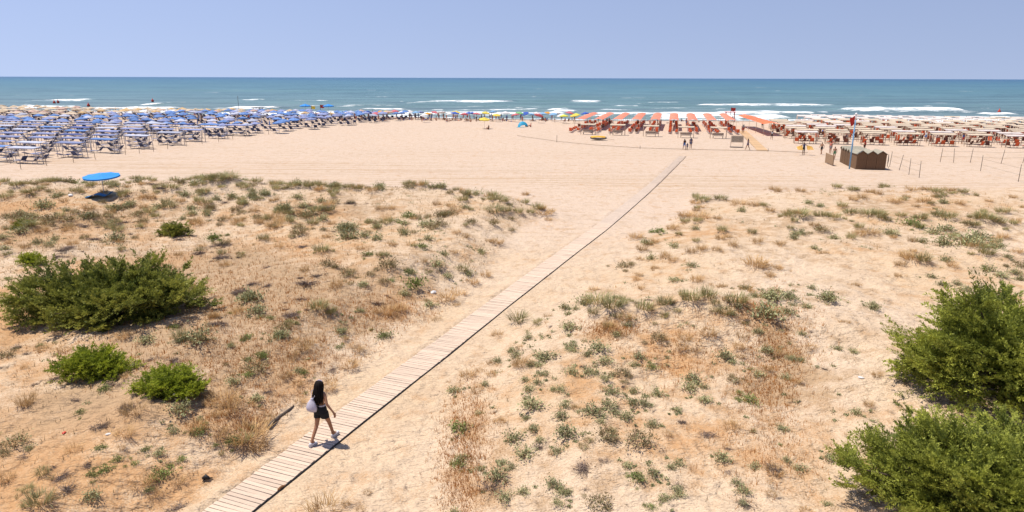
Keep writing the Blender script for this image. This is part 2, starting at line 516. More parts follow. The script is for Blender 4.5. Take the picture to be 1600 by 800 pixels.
view(300, 260, .375, '110 85 82 m;160 75 82 m;85 76 60 m;30 48 50 m;275 80 50 m;350 90 60 m;420 100 60 m;490 102 62 m;540 98 50 m;600 104 52 m;655 106 50 m;690 108 50 t;750 110 60 t;945 92 52 t;'
     '1260 140 84 m;1300 160 52 m;1265 200 92 m;1310 205 50 m;1440 190 50 m;1390 122 36 t;1145 133 42 m;1080 172 42 t;1020 163 42 t;785 186 50 t;830 182 40 t;255 132 44 h;170 132 34 h;45 128 42 h;'
     '740 234 38 h;865 244 32 g;900 218 54 g;770 262 42 h;720 298 38 h;655 305 84 h;640 272 62 h;770 312 52 h;1035 272 28 h;885 287 42 h;985 308 42 h;960 342 52 g;735 376 42 g;810 380 34 h;'
     '820 430 84 e;915 448 42 h;1020 420 58 h;1130 445 52 m;1065 466 46 h;985 448 36 e;925 506 90 g;880 538 42 h;645 458 58 e;565 424 62 e;540 374 72 m;445 286 72 e;560 296 34 t;465 338 50 d;'
     '370 240 60 t;345 262 84 t;340 225 70 t;300 314 50 m;120 332 60 d;480 496 90 d;525 456 70 d;320 424 40 d;310 496 42 d;260 496 42 d;250 566 80 h;200 532 60 d;275 614 72 h;410 626 72 d;'
     '90 634 46 t;105 668 50 d;450 551 60 d;530 608 82 m;580 625 54 m;370 714 62 h;405 662 36 g;610 755 38 g;660 636 32 h;635 661 32 h;620 692 48 h;700 603 36 h;775 575 60 d;825 622 82 t;'
     '870 612 62 t;800 714 64 g;990 586 48 h;1060 566 90 t;1110 540 72 t;1020 636 46 t;1170 490 60 t;1225 462 50 t;1270 330 62 t;1240 322 40 t;470 440 50 t;600 503 62 t;30 362 44 d;190 622 50 t;'
     '25 742 90 h;715 498 44 h;1195 352 28 h;1160 336 28 h;1105 280 40 t;1140 300 40 t;835 335 40 t;270 222 46 e;210 198 40 e;380 200 60 m;520 205 60 m;555 200 60 d;470 175 60 d;660 160 50 d;'
     '590 125 60 m;440 135 44 h;310 125 40 h;180 245 50 t;20 250 60 t;90 302 50 g;145 330 50 d;1090 365 40 t;1050 375 40 h;965 400 40 t;700 350 40 t;290 795 44 g;460 770 60 t;690 770 60 t')
view(0, 500, .375, '70 520 92 e;100 568 50 d;420 446 72 d;315 332 72 d;270 722 80 d;250 650 80 d;715 178 62 d;610 96 64 h;755 95 72 m;730 28 62 d;905 28 72 d;830 104 62 t;1060 216 92 e;'
     '970 272 54 h;750 390 80 h;830 488 54 g;830 420 34 h;725 466 42 h;665 654 82 g;660 562 44 h;605 546 36 g;440 630 48 g;420 542 42 g;755 585 38 g;380 642 38 g;435 290 48 g;335 388 38 g;'
     '175 786 100 m;740 786 84 d;520 492 80 t;965 522 56 g;1070 342 52 h;1165 80 62 h;1190 240 52 t;1265 230 32 g;1095 160 34 g;1250 346 52 t;1120 420 62 t;180 128 52 t;150 276 34 d;'
     '20 160 70 e;80 115 60 d;270 135 60 t;520 80 60 t;640 170 60 d;870 240 50 t;940 360 110 t;960 400 90 t;560 400 90 t;530 380 60 d;110 360 80 t;300 540 60 t;380 600 60 d;590 700 80 t;'
     '640 730 60 t;30 660 60 t;180 650 50 m;120 720 50 m;490 590 40 g;480 272 50 d;230 250 50 d;1190 40 60 e;860 50 50 t;1280 110 60 t;1220 150 50 t')
view(0, 260, .325, '25 90 52 m;80 108 72 m;120 84 72 m;210 72 82 m;245 72 60 m;335 88 84 g;300 84 50 m;150 142 90 m;25 165 72 m;215 205 82 h;95 240 54 h;165 246 48 h;275 152 52 h;370 135 62 m;'
     '550 100 50 h;600 152 70 m;430 216 62 t;815 212 70 m;800 190 60 m;650 58 60 m;700 62 52 m;840 68 52 m;900 66 46 m;950 58 62 m;1060 95 92 m;1010 95 60 m;1130 80 82 m;1180 116 52 m;1210 152 44 h;'
     '740 92 54 d;820 122 90 m;780 118 60 d;890 148 54 h;1040 168 42 h;1115 152 40 h;985 142 60 m;590 216 60 e;530 232 60 t;660 243 62 e;690 275 52 e;600 276 44 d;430 250 62 e;240 293 62 e;'
     '290 306 50 d;205 322 72 t;265 356 42 h;100 322 64 h;455 352 50 d;955 422 62 d;1015 391 48 d;1065 446 80 d;860 356 60 d;1080 378 60 e;1030 351 50 g;1210 575 50 d;1190 655 90 h;1155 612 80 d;'
     '1030 735 62 t;1045 770 72 d;1140 706 62 t;1170 700 50 t;845 770 62 d;40 540 40 g;20 402 54 h;560 366 80 h;520 250 60 e;480 285 60 e;560 290 60 d;330 290 50 e;370 290 60 d;400 300 60 d;'
     '60 430 70 d;300 410 60 d;280 440 60 d;330 400 60 d;240 380 50 h;180 370 50 h;350 380 60 t;30 250 50 e;150 310 50 h;10 350 50 h;720 235 60 m;690 160 50 t;730 160 50 t;690 210 50 t;980 200 60 t;'
     '1000 190 50 m;920 210 50 h;870 180 50 t;1090 260 60 t;1150 270 60 t;760 210 50 h;320 215 40 h;500 130 40 t;1075 180 40 d;1220 220 50 t')
view(900, 240, .4375, '450 178 72 m;515 176 54 m;580 186 62 t;640 192 62 t;690 212 42 t;425 185 40 t;800 236 90 m;760 232 60 t;870 238 52 m;920 243 52 m;980 226 62 m;1040 234 72 m;1080 242 62 m;875 284 54 e;'
     '1100 118 44 m;1200 138 60 t;1260 138 60 t;1330 138 52 t;1380 150 40 m;1520 224 54 m;1465 256 82 m;1500 262 60 m;1440 250 50 m;1195 258 62 g;1160 234 42 m;1275 292 52 h;1320 280 52 h;1310 332 62 h;'
     '1400 334 82 h;1420 322 62 h;1440 308 62 h;1485 344 52 h;1460 372 62 m;1210 394 92 t;1240 402 60 m;1180 382 60 t;1320 388 38 h;1470 420 48 h;1515 446 48 h;1565 434 42 h;1590 408 48 e;1585 452 34 h;1390 494 44 h;'
     '1360 472 36 h;1270 442 34 h;1305 472 34 h;1120 294 52 h;1050 294 70 t;1010 298 52 t;295 284 48 g;280 322 42 t;215 308 52 t;170 408 52 e;345 384 42 t;410 408 38 h;350 460 38 h;605 488 52 t;520 480 40 t;'
     '700 525 62 h;760 525 52 h;640 410 90 t;660 416 60 t;450 238 72 t;400 236 60 t;385 236 50 t;900 528 62 h;770 466 28 h;720 496 34 h;430 462 52 t;950 197 42 m;1310 182 34 h;1240 178 60 t;1140 178 60 t;'
     '1080 150 40 t;1020 165 40 t;990 170 40 t;710 135 50 t;800 140 40 t;930 130 40 m;985 140 40 m;1050 145 40 t;1180 160 30 t;1290 150 50 m;1370 185 40 t;1330 245 60 m;1290 240 60 m;1230 245 50 m;1400 265 40 e;'
     '730 330 40 t;650 320 40 t;560 330 40 t;500 350 40 t;450 350 50 t;410 360 50 t;340 275 40 t;545 300 30 t;720 420 40 t;260 330 30 t;230 380 34 t;280 410 30 t;880 360 30 t;850 345 30 h;1035 335 28 h;'
     '1560 160 30 t;1570 250 40 t;1580 360 40 t;1540 380 30 h;1500 310 40 t;830 180 30 h;870 190 30 h;65 490 40 t;30 540 60 h;140 520 36 h;1150 440 30 t;1060 540 34 h;1000 470 30 t')
# a few that stand out by size
SEEN += [(388, 690, 66, 't'), (400, 702, 44, 't'), (378, 694, 30, 'm'), (548, 577, 28, 't'), (513, 607, 28, 't'), (508, 806, 56, 't'), (1268, 546, 18, 't'), (1322, 505, 14, 't'), (1196, 500, 40, 'h'),
         (1230, 492, 22, 'h'), (1292, 470, 24, 'h'), (1365, 483, 18, 'h'), (1262, 480, 16, 'h'), (1370, 590, 14, 't'), (1338, 648, 16, 'h'), (1296, 716, 20, 'h'), (1208, 735, 26, 'd'), (850, 338, 30, 't')]

ARR = np.array([(a, b) for a, b, c, d in SEEN])
SX, SY = at(ARR[:, 0], ARR[:, 1])
PLANTS = []                    # x, y, width, kind
for (px, py, w, k), x, y in zip(SEEN, SX, SY):
    depth = math.hypot(y, CAM_H)
    PLANTS.append([float(x), float(y), max(0.16, w * depth / FPX), k])

# the many smaller ones between them, sown over the dunes
def region_of(x, y):
    if path_d(x, y) < 0: return 'left'
    return 'right'
def sow(n, box, kinds, wr, cond, seed):
    r = np.random.default_rng(seed)
    X = r.uniform(box[0], box[1], n); Y = r.uniform(box[2], box[3], n)
    keep = cond(X, Y) & (np.abs(path_d(X, Y)) > 1.6)
    pxs, pys = project(X, Y, 1.0)
    keep &= (pxs > -15) & (pxs < 1615) & (pys < 815)
    for x, y in zip(X[keep], Y[keep]):
        PLANTS.append([float(x), float(y), float(r.uniform(*wr)), kinds[r.integers(len(kinds))]])
inL = lambda X, Y: (signed_dist(X, Y, LEFT_DUNE) > 0.4)
inR = lambda X, Y: (signed_dist(X, Y, RIGHT_DUNE) > 0.8)
clump = lambda X, Y, s, t: fbm(X, Y, 5.0, 3, s) > t
sow(420, (-45, 4, 38, 58), 'mmthhtee', (.35, .95), lambda X, Y: inL(X, Y) & clump(X, Y, 71, -.15), 1)
sow(330, (-40, 3, 22, 42), 'thtdeehm', (.22, .6), lambda X, Y: inL(X, Y) & clump(X, Y, 72, -.05), 2)
sow(150, (-18, -4, 12, 24), 'tthdg', (.14, .36), lambda X, Y: inL(X, Y), 3)
sow(380, (4, 48, 34, 60), 'mtthht', (.25, .75), lambda X, Y: inR(X, Y) & clump(X, Y, 73, .0), 4)
sow(200, (0, 24, 24, 36), 'thth', (.18, .45), lambda X, Y: inR(X, Y) & clump(X, Y, 74, .1), 5)
sow(190, (-2, 11, 12, 24), 'hthhd', (.14, .34), lambda X, Y: inR(X, Y), 6)
_r = np.random.default_rng(55)
for p in list(PLANTS[:len(SEEN)]):              # runners and seedlings around the larger plants
    for q in range(int(_r.integers(1, 5))):
        an = _r.uniform(0, 6.28); dd = p[2] * _r.uniform(.45, 1.3)
        x_, y_ = p[0] + dd * math.cos(an), p[1] + dd * math.sin(an)
        if abs(float(path_d(x_, y_))) > 1.5: PLANTS.append([x_, y_, max(.10, p[2] * _r.uniform(.2, .5)), p[3]])
KINDS_MAX = 290
byk = {}
for p in PLANTS: byk.setdefault(p[3], []).append(p)
KEPT, REST = [], []
for k, ps in byk.items():
    ps.sort(key=lambda p: -p[2] / math.hypot(p[1], 10))
    KEPT += ps[:KINDS_MAX]; REST += ps[KINDS_MAX:]
for x, y, w, k in KEPT:
    h = {'m': .24, 't': .13, 'h': .12, 'g': .10, 'e': .16, 'd': .07}[k] * min(w, 1.0)
    add_hummock(x, y + .1 * w, max(.22, .6 * w), h)
    if k in 'mt' and w > .4: add_hummock(x + .35 * w, y + .3 * w, max(.3, 1.0 * w), h * .8)

# ------------------------------------------------------------------ the ground
def build_ground():
    ys = np.concatenate([[-200, -60, -20, -4, 3], np.geomspace(7.5, 62, 440), np.linspace(62.6, 175, 110), np.linspace(176, 260, 40)])
    s = np.linspace(-1, 1, 640)
    s = np.concatenate([[-30, -8, -3, -1.8, -1.3, -1.1], s, [1.1, 1.3, 1.8, 3, 8, 30]])
    half = np.maximum(np.abs(ys), 6) * 0.86 + 3.5
    X = s[None, :] * half[:, None]; Y = np.broadcast_to(ys[:, None], X.shape)
    x = X.ravel(); y = np.ascontiguousarray(Y).ravel()
    z = height(x, y)
    nr, nc = X.shape
    i = np.arange(nr * nc).reshape(nr, nc)
    F = np.stack([i[:-1, :-1], i[:-1, 1:], i[1:, 1:], i[1:, :-1]], -1).reshape(-1, 4)
    u, v = to_uv(x, y)
    # where plant litter has gathered
    lit = np.zeros_like(x)
    px, py = project(x, np.maximum(y, 8), z)
    def spot(cx, cy, rx, ry, a):
        X0, Y0 = at(cx, cy); X0 = X0[0]; Y0 = Y0[0]
        k = math.hypot(Y0, 10) / FPX
        d = ((x - X0) / (rx * k)) ** 2 + ((y - Y0) / (ry * k * Y0 / 10 * 1.05)) ** 2
        np.maximum(lit, a * np.exp(-d), out=lit)
    for q in ((330, 420, 190, 60, .75), (120, 350, 160, 40, .62), (430, 470, 140, 60, .70), (60, 480, 120, 60, .66), (250, 540, 160, 60, .62), (600, 490, 60, 25, .72), (330, 640, 90, 50, .55),
              (150, 640, 160, 60, .62), (80, 740, 140, 60, .56), (420, 560, 90, 50, .62), (370, 665, 60, 30, .70), (245, 760, 80, 40, .45), (730, 660, 26, 60, .70), (722, 740, 26, 50, .72), (1215, 540, 34, 60, .72),
              (1195, 600, 40, 40, .55), (1060, 560, 60, 40, .38), (950, 515, 30, 12, .55), (1180, 490, 40, 20, .5), (1210, 720, 60, 60, .42), (30, 320, 90, 22, .5), (500, 330, 160, 25, .35), (760, 760, 60, 40, .45),
              (1050, 700, 120, 60, .34), (560, 430, 120, 40, .38), (880, 620, 120, 70, .26), (1150, 360, 220, 30, .24), (1450, 330, 150, 25, .28)):
        spot(*q)
    dl = sstep(-.2, 1.5, signed_dist(x, y, LEFT_DUNE)); dr = sstep(-.2, 2, signed_dist(x, y, RIGHT_DUNE))
    dune = np.maximum(dl, dr)
    lit = (lit * (0.8 + 0.5 * fbm(x, y, 3.5, 3, 80)) + 0.10 * dune + 0.07 * dl * (1 - sstep(28, 42, y))) * np.clip(dune + .1, 0, 1)
    sv = shore_v(u)
    wet = sstep(-7, -1.5, v - sv + 1.5 * fbm(x, y, 9, 3, 90))
    beach = np.maximum(sstep(50, 75, y), sstep(26, 50, y) * (1 - dune) * .9)
    track = (np.exp(-((v - 70 - 4 * fbm(u, v, 60, 2, 95)) / 7.5) ** 2) * .9 + np.exp(-((v - 95 - 8 * np.sin(u / 40)) / 6) ** 2) * .35) * (1 - dune) * sstep(44, 54, y)
    # vehicle wheel ruts
    for off, amp in ((66.5, .5), (68.2, .5), (73.4, .7), (75.0, .7), (81, .3)):
        track = track + amp * np.exp(-((v - off - .6 * np.sin(u / 11 + off)) / .28) ** 2) * (1 - dune)
    me = mesh_np('ground', np.stack([x, y, z], 1), F, [sand_material()], True,
                 vattr={'litter': lit, 'wet': wet, 'beach': beach, 'track': np.clip(track, 0, 1), 'speck': np.clip(dune * .9 + .12, 0, 1)})
    tag(link('ground', me), 'pale warm sand of the dunes and beach', None, None, 'structure')
build_ground()

# ------------------------------------------------------------------ the sea
FOAM = [(0, 135, 168, 4.5), (120, 300, 169.5, 5), (222, 252, 163, 3.5), (62, 152, 156, 3.2), (30, 62, 164, 1.8), (340, 450, 168.5, 6), (300, 600, 176.5, 5), (0, 300, 173.5, 5),
        (378, 418, 155, 2.4), (345, 382, 155.5, 1.6), (310, 350, 144, .9), (432, 445, 154, 1.2), (660, 812, 158, 3.6), (630, 690, 159.5, 1.6), (555, 650, 170, 2.6), (670, 700, 170, 1.6),
        (880, 952, 158, 2.8), (845, 900, 171, 2.5), (860, 908, 174, 5), (600, 900, 177.5, 4), (1080, 1310, 163, 2.4), (1300, 1512, 171, 5.5), (1375, 1405, 183, 3.5), (1515, 1600, 176.5, 2.6),
        (900, 1240, 178.5, 5.5), (1000, 1250, 183, 5), (1240, 1600, 188, 5), (440, 520, 156, 1.0), (1360, 1390, 171.5, 3), (1180, 1240, 160, .9), (1440, 1490, 160, .7), (560, 640, 151, .8),
        (960, 1020, 152, .8), (1270, 1300, 174, 1.2), (180, 200, 150, .8), (820, 860, 150, .7), (950, 1010, 164, 1.4), (700, 860, 166, 1.2), (500, 560, 172, 1.6), (450, 560, 165, 1.5), (1010, 1090, 168, 1.6), (240, 345, 171.5, 2.2), (925, 1005, 170, 1.6), (1100, 1290, 176, 2.2), (1420, 1600, 182, 2.2), (0, 62, 161, 1.2),
        (700, 860, 170.5, 1.8), (520, 640, 164, 1.3), (1000, 1075, 159, 1.0), (1240, 1375, 181, 2.0), (250, 300, 160, 1.0), (1100, 1180, 170, 1.4)]
_fr = random.Random(8)
for _ in range(46):            # small whitecaps further out
    _x = _fr.uniform(0, 1580); _w = _fr.uniform(6, 34)
    FOAM.append((_x, _x + _w, _fr.uniform(136, 168), _fr.uniform(.35, .8)))
def build_sea():
    ys = np.concatenate([np.linspace(140, 340, 190), np.geomspace(342, 1500, 80), np.geomspace(1530, 90000, 40)])
    s = np.concatenate([[-12, -4, -2, -1.4, -1.15], np.linspace(-1, 1, 480), [1.15, 1.4, 2, 4, 12]])
    X = s[None, :] * (ys[:, None] * 0.88); Y = np.broadcast_to(ys[:, None], X.shape)
    x = X.ravel(); y = np.ascontiguousarray(Y).ravel()
    u, v = to_uv(x, y)
    sv = shore_v(u)
    foam = np.zeros_like(x); zz = np.zeros_like(x)
    px, py = project(x, y, -0.8)
    wob = 1.4 * fbm(u, v, 26, 3, 101) 
    for x0, x1, fy, th in FOAM:
        X0, Y0 = flat_at(np.array([x0, x1], float), np.array([fy, fy], float), -0.5)
        u0, v0 = to_uv(X0, Y0)
        t = (u - u0[0]) / (u0[1] - u0[0])
        vc = v0[0] + (v0[1] - v0[0]) * t + wob * 2
        vm = v0.mean(); wv = max(1.3, th * (vm ** 2) / (FPX * 10.8) * .42)
        L = (u0[1] - u0[0])
        env = sstep(0, min(.3, 6 / L), t + .03 * fbm(u, v, 7, 2, 105)) * sstep(0, min(.3, 6 / L), 1 - t)
        d = (v - vc) / wv
        prof = np.exp(-np.where(d < 0, d * .75, d * 2.0) ** 2)
        a = env * prof * (0.95 + .25 * fbm(u, v, 11, 3, 107))
        foam = np.maximum(foam, a * (.95 if th > 2 else .72))
        zz = zz + env * np.exp(-(d * .8) ** 2) * min(.75, .16 * th)
    edge = np.exp(-((v - sv - 2.5 - 1.5 * fbm(u, v, 12, 3, 111)) / 3.0) ** 2) * (.75 + .3 * fbm(u, v, 15, 2, 113))
    foam = np.maximum(foam, edge)
    old = .42 * sstep(-3, 8, v - sv) * (1 - sstep(10, 70, v - sv)) * (.6 + .8 * fbm(u, v * 2.2, 20, 4, 117))
    foam = np.maximum(foam, np.clip(old, 0, .5))
    amp = .32 * (1 - sstep(260, 1200, v)) * sstep(0, 25, v - sv)
    swell = np.sin(v / 2.9 + 2.0 * fbm(u, v, 60, 2, 121)) * (.5 + .5 * fbm(u, v, 30, 2, 123))
    z = -0.8 + zz * sstep(1, 9, v - sv) + amp * swell + amp * .4 * fbm(u, v, 6, 2, 125)
    nr, nc = X.shape
    i = np.arange(nr * nc).reshape(nr, nc)
    F = np.stack([i[:-1, :-1], i[:-1, 1:], i[1:, 1:], i[1:, :-1]], -1).reshape(-1, 4)
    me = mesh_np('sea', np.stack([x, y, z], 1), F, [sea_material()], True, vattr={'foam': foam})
    tag(link('sea', me), 'turquoise sea with white breaking waves', None, None, 'structure')
build_sea()

# ------------------------------------------------------------------ boardwalk
M_PLANK = mat('weathered_plank', (0.585, 0.45, 0.34), 0.85, 0.10, 7.0, (0.49, 0.365, 0.265), 0.3, objvar=0.10, stretch=(1, 9, 9))
M_DARKWOOD = mat('dark_joist_wood', (0.10, 0.06, 0.04), 0.9, 0.15, 5.0)
M_HOSE = mat('black_hose', (0.018, 0.016, 0.016), 0.6, 0.1, 5.0)
M_DRIFT = mat('driftwood', (0.13, 0.10, 0.08), 0.9, 0.2, 9.0, (0.05, 0.038, 0.03), 0.5)
PW, PITCHP = 1.02, 0.126
def path_pts(step):
    out = []; d = 0.0
    P = np.array(PATH); seg = np.hypot(*(P[1:] - P[:-1]).T); cum = np.concatenate([[0], np.cumsum(seg)])
    s = np.arange(9.0, cum[-1], step)
    xs = np.interp(s, cum, P[:, 0]); ys = np.interp(s, cum, P[:, 1])
    ang = np.arctan2(np.gradient(ys), np.gradient(xs))
    return xs, ys, ang
def path_z(y):
    return 0.9 * (1 - sstep(16, 72, y)) + 0.012
def build_boardwalk():
    root = empty('boardwalk', (float(path_x(12.)), 12.0, 0.9))
    tag(root, 'long straight boardwalk of pale weathered planks crossing the dunes', 'boardwalk')
    inv = Matrix.Translation((-root.location.x, -root.location.y, -root.location.z))
    variants = []
    for k in range(5):
        r = random.Random(k)
        w = PITCHP - 0.017 - r.random() * .004; L = PW + r.uniform(-.02, .02)
        bm = bmesh.new(); bmesh.ops.create_cube(bm, size=1)
        for v in bm.verts:
            v.co.x *= L; v.co.y *= w; v.co.z *= 0.028
            v.co.z += .004 * (v.co.x * r.uniform(-1, 1)); v.co.y += .006 * r.uniform(-1, 1)
        me = bpy.data.meshes.new('plank'); bm.to_mesh(me); bm.free(); me.materials.append(M_PLANK)
        variants.append(me)
    xs, ys, an = path_pts(PITCHP)
    zs = path_z(ys)
    rest = MB()
    r = random.Random(3)
    n = 0
    for i in range(len(xs)):
        rz = an[i] - math.pi / 2 + r.gauss(0, .008)
        thin = i in (46, 62)
        loc = Vector((xs[i], ys[i], zs[i] + r.uniform(-.004, .006)))
        if n < 298:
            o = link('plank', variants[r.randrange(5)], root)
            o.location = inv @ loc
            if thin: o.scale = (1, .72, 1)
            o.rotation_euler = (r.gauss(0, .012), r.gauss(0, .006), rz)
            n += 1
        elif ys[i] < 46 or True:
            w = PW * (1 - .2 * float(sstep(44, 75, ys[i])))
            rest.box(tuple(inv @ (loc + Vector((0, 0, -.028 * float(sstep(44, 60, ys[i])))))), (w, PITCHP - .02, .03), rz)
    tag(rest.build('far_planks', mat('bleached_plank', (0.545, 0.425, 0.328), .9, .08, 4), root), 'sand-dusted far stretch of planks', None, None, 'stuff')
    for off in (-.38, 0, .38):
        j = MB()
        pts = []
        for x, y in zip(xs[::20], ys[::20]):
            pts.append(inv @ Vector((x + off * .937, y - off * .35, float(path_z(y)) - .052)))
        j.tube(pts, .036, 4, smooth=False)
        j.build('joist', M_DARKWOOD, root)
build_boardwalk()

def build_hose():
    xs, ys, an = path_pts(0.5)
    r = random.Random(5); pts = []
    for i, (x, y, a) in enumerate(zip(xs, ys, an)):
        off = PW / 2 + .025 + .010 * math.sin(i * .31) + .006 * math.sin(i * .83)
        pts.append((x + math.sin(a) * off, y - math.cos(a) * off, float(path_z(y)) + .008 + .004 * math.sin(i * .5)))
    m = MB(); m.tube(pts, .021, 7)
    tag(m.build('hose', M_HOSE), 'thin black hose laid straight along one edge of the boardwalk', 'hose')
build_hose()

def wood_piece(name, pxa, pxb, r0, r1, label, material, lift=.05):
    X, Y = at([pxa[0], pxb[0]], [pxa[1], pxb[1]])
    a = Vector((X[0], Y[0], hz(X[0], Y[0]) + lift)); b = Vector((X[1], Y[1], hz(X[1], Y[1]) + lift))
    pts = [a.lerp(b, t) + Vector((0, 0, .03 * math.sin(t * 5))) for t in (0, .2, .4, .6, .8, 1)]
    m = MB(); m.tube(pts, [r0, r0 * 1.05, (r0 + r1) / 2, (r0 + r1) / 2.2, r1 * 1.1, r1 * .6], 7)
    return tag(m.build(name, material), label, 'driftwood')
wood_piece('driftwood', (419, 671), (459, 634), .05, .035, 'dark weathered pole lying on the sand beside the big straw tuft', M_DRIFT, .04)
M_RUST = mat('brown_scrap_wood', (0.26, 0.12, 0.05), 0.9, 0.2, 9)
wood_piece('wood_scrap', (435, 768), (449, 757), .03, .03, 'short reddish brown wood scrap against the boardwalk edge', M_RUST, .03)
def black_scrap():
    X, Y = at(323, 751); m = MB(); z = hz(X[0], Y[0])
    m.tube([(-.09, 0, .05), (-.02, .02, .09), (.06, 0, .07)], [.035, .06, .03], 6)
    m.tube([(.03, 0, .06), (.12, .05, .04)], [.03, .012], 5); m.tube([(-.04, 0, .05), (-.06, -.08, .02)], [.025, .01], 5)
    o = m.build('charred_root', M_HOSE); o.location = (X[0], Y[0], z)
    tag(o, 'small black charred root lying on bare sand by the boardwalk', 'root')
black_scrap()
M_WHITE = mat('white_plastic', (0.78, 0.77, 0.75), 0.5, 0.05, 5)
M_REDP = mat('red_plastic', (0.55, 0.06, 0.03), 0.5, 0.05, 5)
def pebble(name, px, py, r, m_, label):
    X, Y = at(px, py); rr = random.Random(px)
    bm = bmesh.new(); bmesh.ops.create_icosphere(bm, subdivisions=2, radius=r)
    for v in bm.verts: v.co = Vector((v.co.x * 1.5, v.co.y, v.co.z * .6)) * rr.uniform(.8, 1.15)
    me = bpy.data.meshes.new(name); bm.to_mesh(me); bm.free(); me.materials.append(m_)
    o = link(name, me); o.location = (X[0], Y[0], hz(X[0], Y[0]) + r * .4); o.rotation_euler = (0, 0, rr.random() * 3)
    tag(o, label, 'litter')
M_BAG = mat('pale_litter', (0.66, 0.63, 0.6), 0.6, 0.1, 12)
pebble('plastic_scrap', 169, 679, .045, M_BAG, 'white plastic scrap on the brown litter below the two green junipers')
pebble('bottle_cap', 100, 676, .04, M_REDP, 'small red plastic piece lying on the brown dune litter')
pebble('crumpled_bag', 111, 308, .16, M_BAG, 'crumpled white bag on the dune crest near the blue umbrella')
pebble('pale_stone', 677, 459, .12, M_BAG, 'pale flat stone at the dune edge above the boardwalk')
pebble('white_shell', 1345, 592, .06, M_BAG, 'white shell-like scrap on bare sand between mound and junipers')

# ------------------------------------------------------------------ dune plants
def blades(n, h, spread, width, lean, seed, curl=.5, hvar=.45):
    r = np.random.default_rng(seed)
    a = r.uniform(0, 2 * np.pi, n); rad = spread * np.sqrt(r.random(n)) * .55
    bx = rad * np.cos(a); by = rad * np.sin(a)
    az = a + r.normal(0, .7, n); ln = np.abs(r.normal(lean, lean * .5, n)) + .04
    H = h * (1 - hvar * r.random(n)); w = width * r.uniform(.7, 1.3, n)
    side = np.stack([-np.sin(az + r.normal(0, .8, n)), np.cos(az), np.zeros(n)], 1)
    V = []; ts = (0, .4, .75, 1.0); ws = (1, .85, .55, .0)
    pts = []
    for t in ts:
        out = H * (np.sin(ln) * t + curl * ln * t * t * .6)
        zz = H * (np.cos(ln) * t - curl * ln * .35 * t * t)
        pts.append(np.stack([bx + out * np.cos(az), by + out * np.sin(az), zz - .02], 1))
    cols = []
    for p, k in zip(pts[:-1], ws[:-1]):
        cols += [p - side * (w * k / 2)[:, None], p + side * (w * k / 2)[:, None]]
    cols.append(pts[-1])
    V = np.stack(cols, 1).reshape(-1, 3)
    o = np.arange(n)[:, None] * 7
    F = np.concatenate([o + np.array([[0, 1, 3, 2]]), o + np.array([[2, 3, 5, 4]]), o + np.array([[4, 5, 6, 6]])], 0)
    F3 = np.concatenate([o + np.array([[0, 1, 3]]), o + np.array([[0, 3, 2]]), o + np.array([[2, 3, 5]]), o + np.array([[2, 5, 4]]), o + np.array([[4, 5, 6]])], 0)
    return V, F3
def leaves(n, rx, h, size, seed, shell=.55, up=.4):
    r = np.random.default_rng(seed)
    d = r.normal(0, 1, (n, 3)); d[:, 2] = np.abs(d[:, 2]); d /= np.linalg.norm(d, axis=1)[:, None]
    rr = (shell + (1 - shell) * r.random(n))[:, None]
    lob = 1 + .28 * np.sin(3 * np.arctan2(d[:, 1], d[:, 0]) + seed) + .2 * r.normal(0, 1, n)
    c = d * rr * np.array([rx, rx, h]) * lob[:, None]; c[:, 2] = np.maximum(c[:, 2], .01)
    ax = d * .7 + r.normal(0, .6, (n, 3)); ax[:, 2] += up; ax /= np.linalg.norm(ax, axis=1)[:, None]
    sd = np.cross(np.array([0, 0, 1.0]) + r.normal(0, .55, (n, 3)), ax); sd /= np.linalg.norm(sd, axis=1)[:, None] + 1e-6
    s = (size * r.uniform(.6, 1.4, n))[:, None]
    V = np.stack([c - ax * s * .5, c + sd * s * .28, c + ax * s * .5, c - sd * s * .28], 1).reshape(-1, 3)
    o = np.arange(n)[:, None] * 4
    return V, np.concatenate([o + np.array([[0, 1, 2]]), o + np.array([[0, 2, 3]])], 0)
def twigs(n, rx, h, width, seed, elev=.5):
    r = np.random.default_rng(seed)
    a = r.uniform(0, 2 * np.pi, n); e = np.abs(r.normal(0, elev, n)); L = rx * r.uniform(.5, 1.05, n)
    d = np.stack([np.cos(a) * np.cos(e), np.sin(a) * np.cos(e), np.sin(e) * h / rx * 1.6], 1)
    p0 = np.stack([r.normal(0, rx * .25, n), r.normal(0, rx * .25, n), np.full(n, .01)], 1); p1 = p0 + d * L[:, None]
    p1[:, 2] = np.maximum(p1[:, 2], .015)
    sd = np.cross(d, r.normal(0, 1, (n, 3))); sd /= np.linalg.norm(sd, axis=1)[:, None]; w = width * r.uniform(.6, 1.4, n)[:, None]
    V = np.stack([p0 - sd * w / 2, p0 + sd * w / 2, p1], 1).reshape(-1, 3)
    return V, np.arange(3 * n).reshape(-1, 3)
def join(*ms):
    V = []; F = []; M = []; o = 0
    for i, (v, f) in enumerate(ms):
        V.append(v); F.append(f + o); M.append(np.full(len(f), i)); o += len(v)
    return np.concatenate(V), np.concatenate(F), np.concatenate(M)

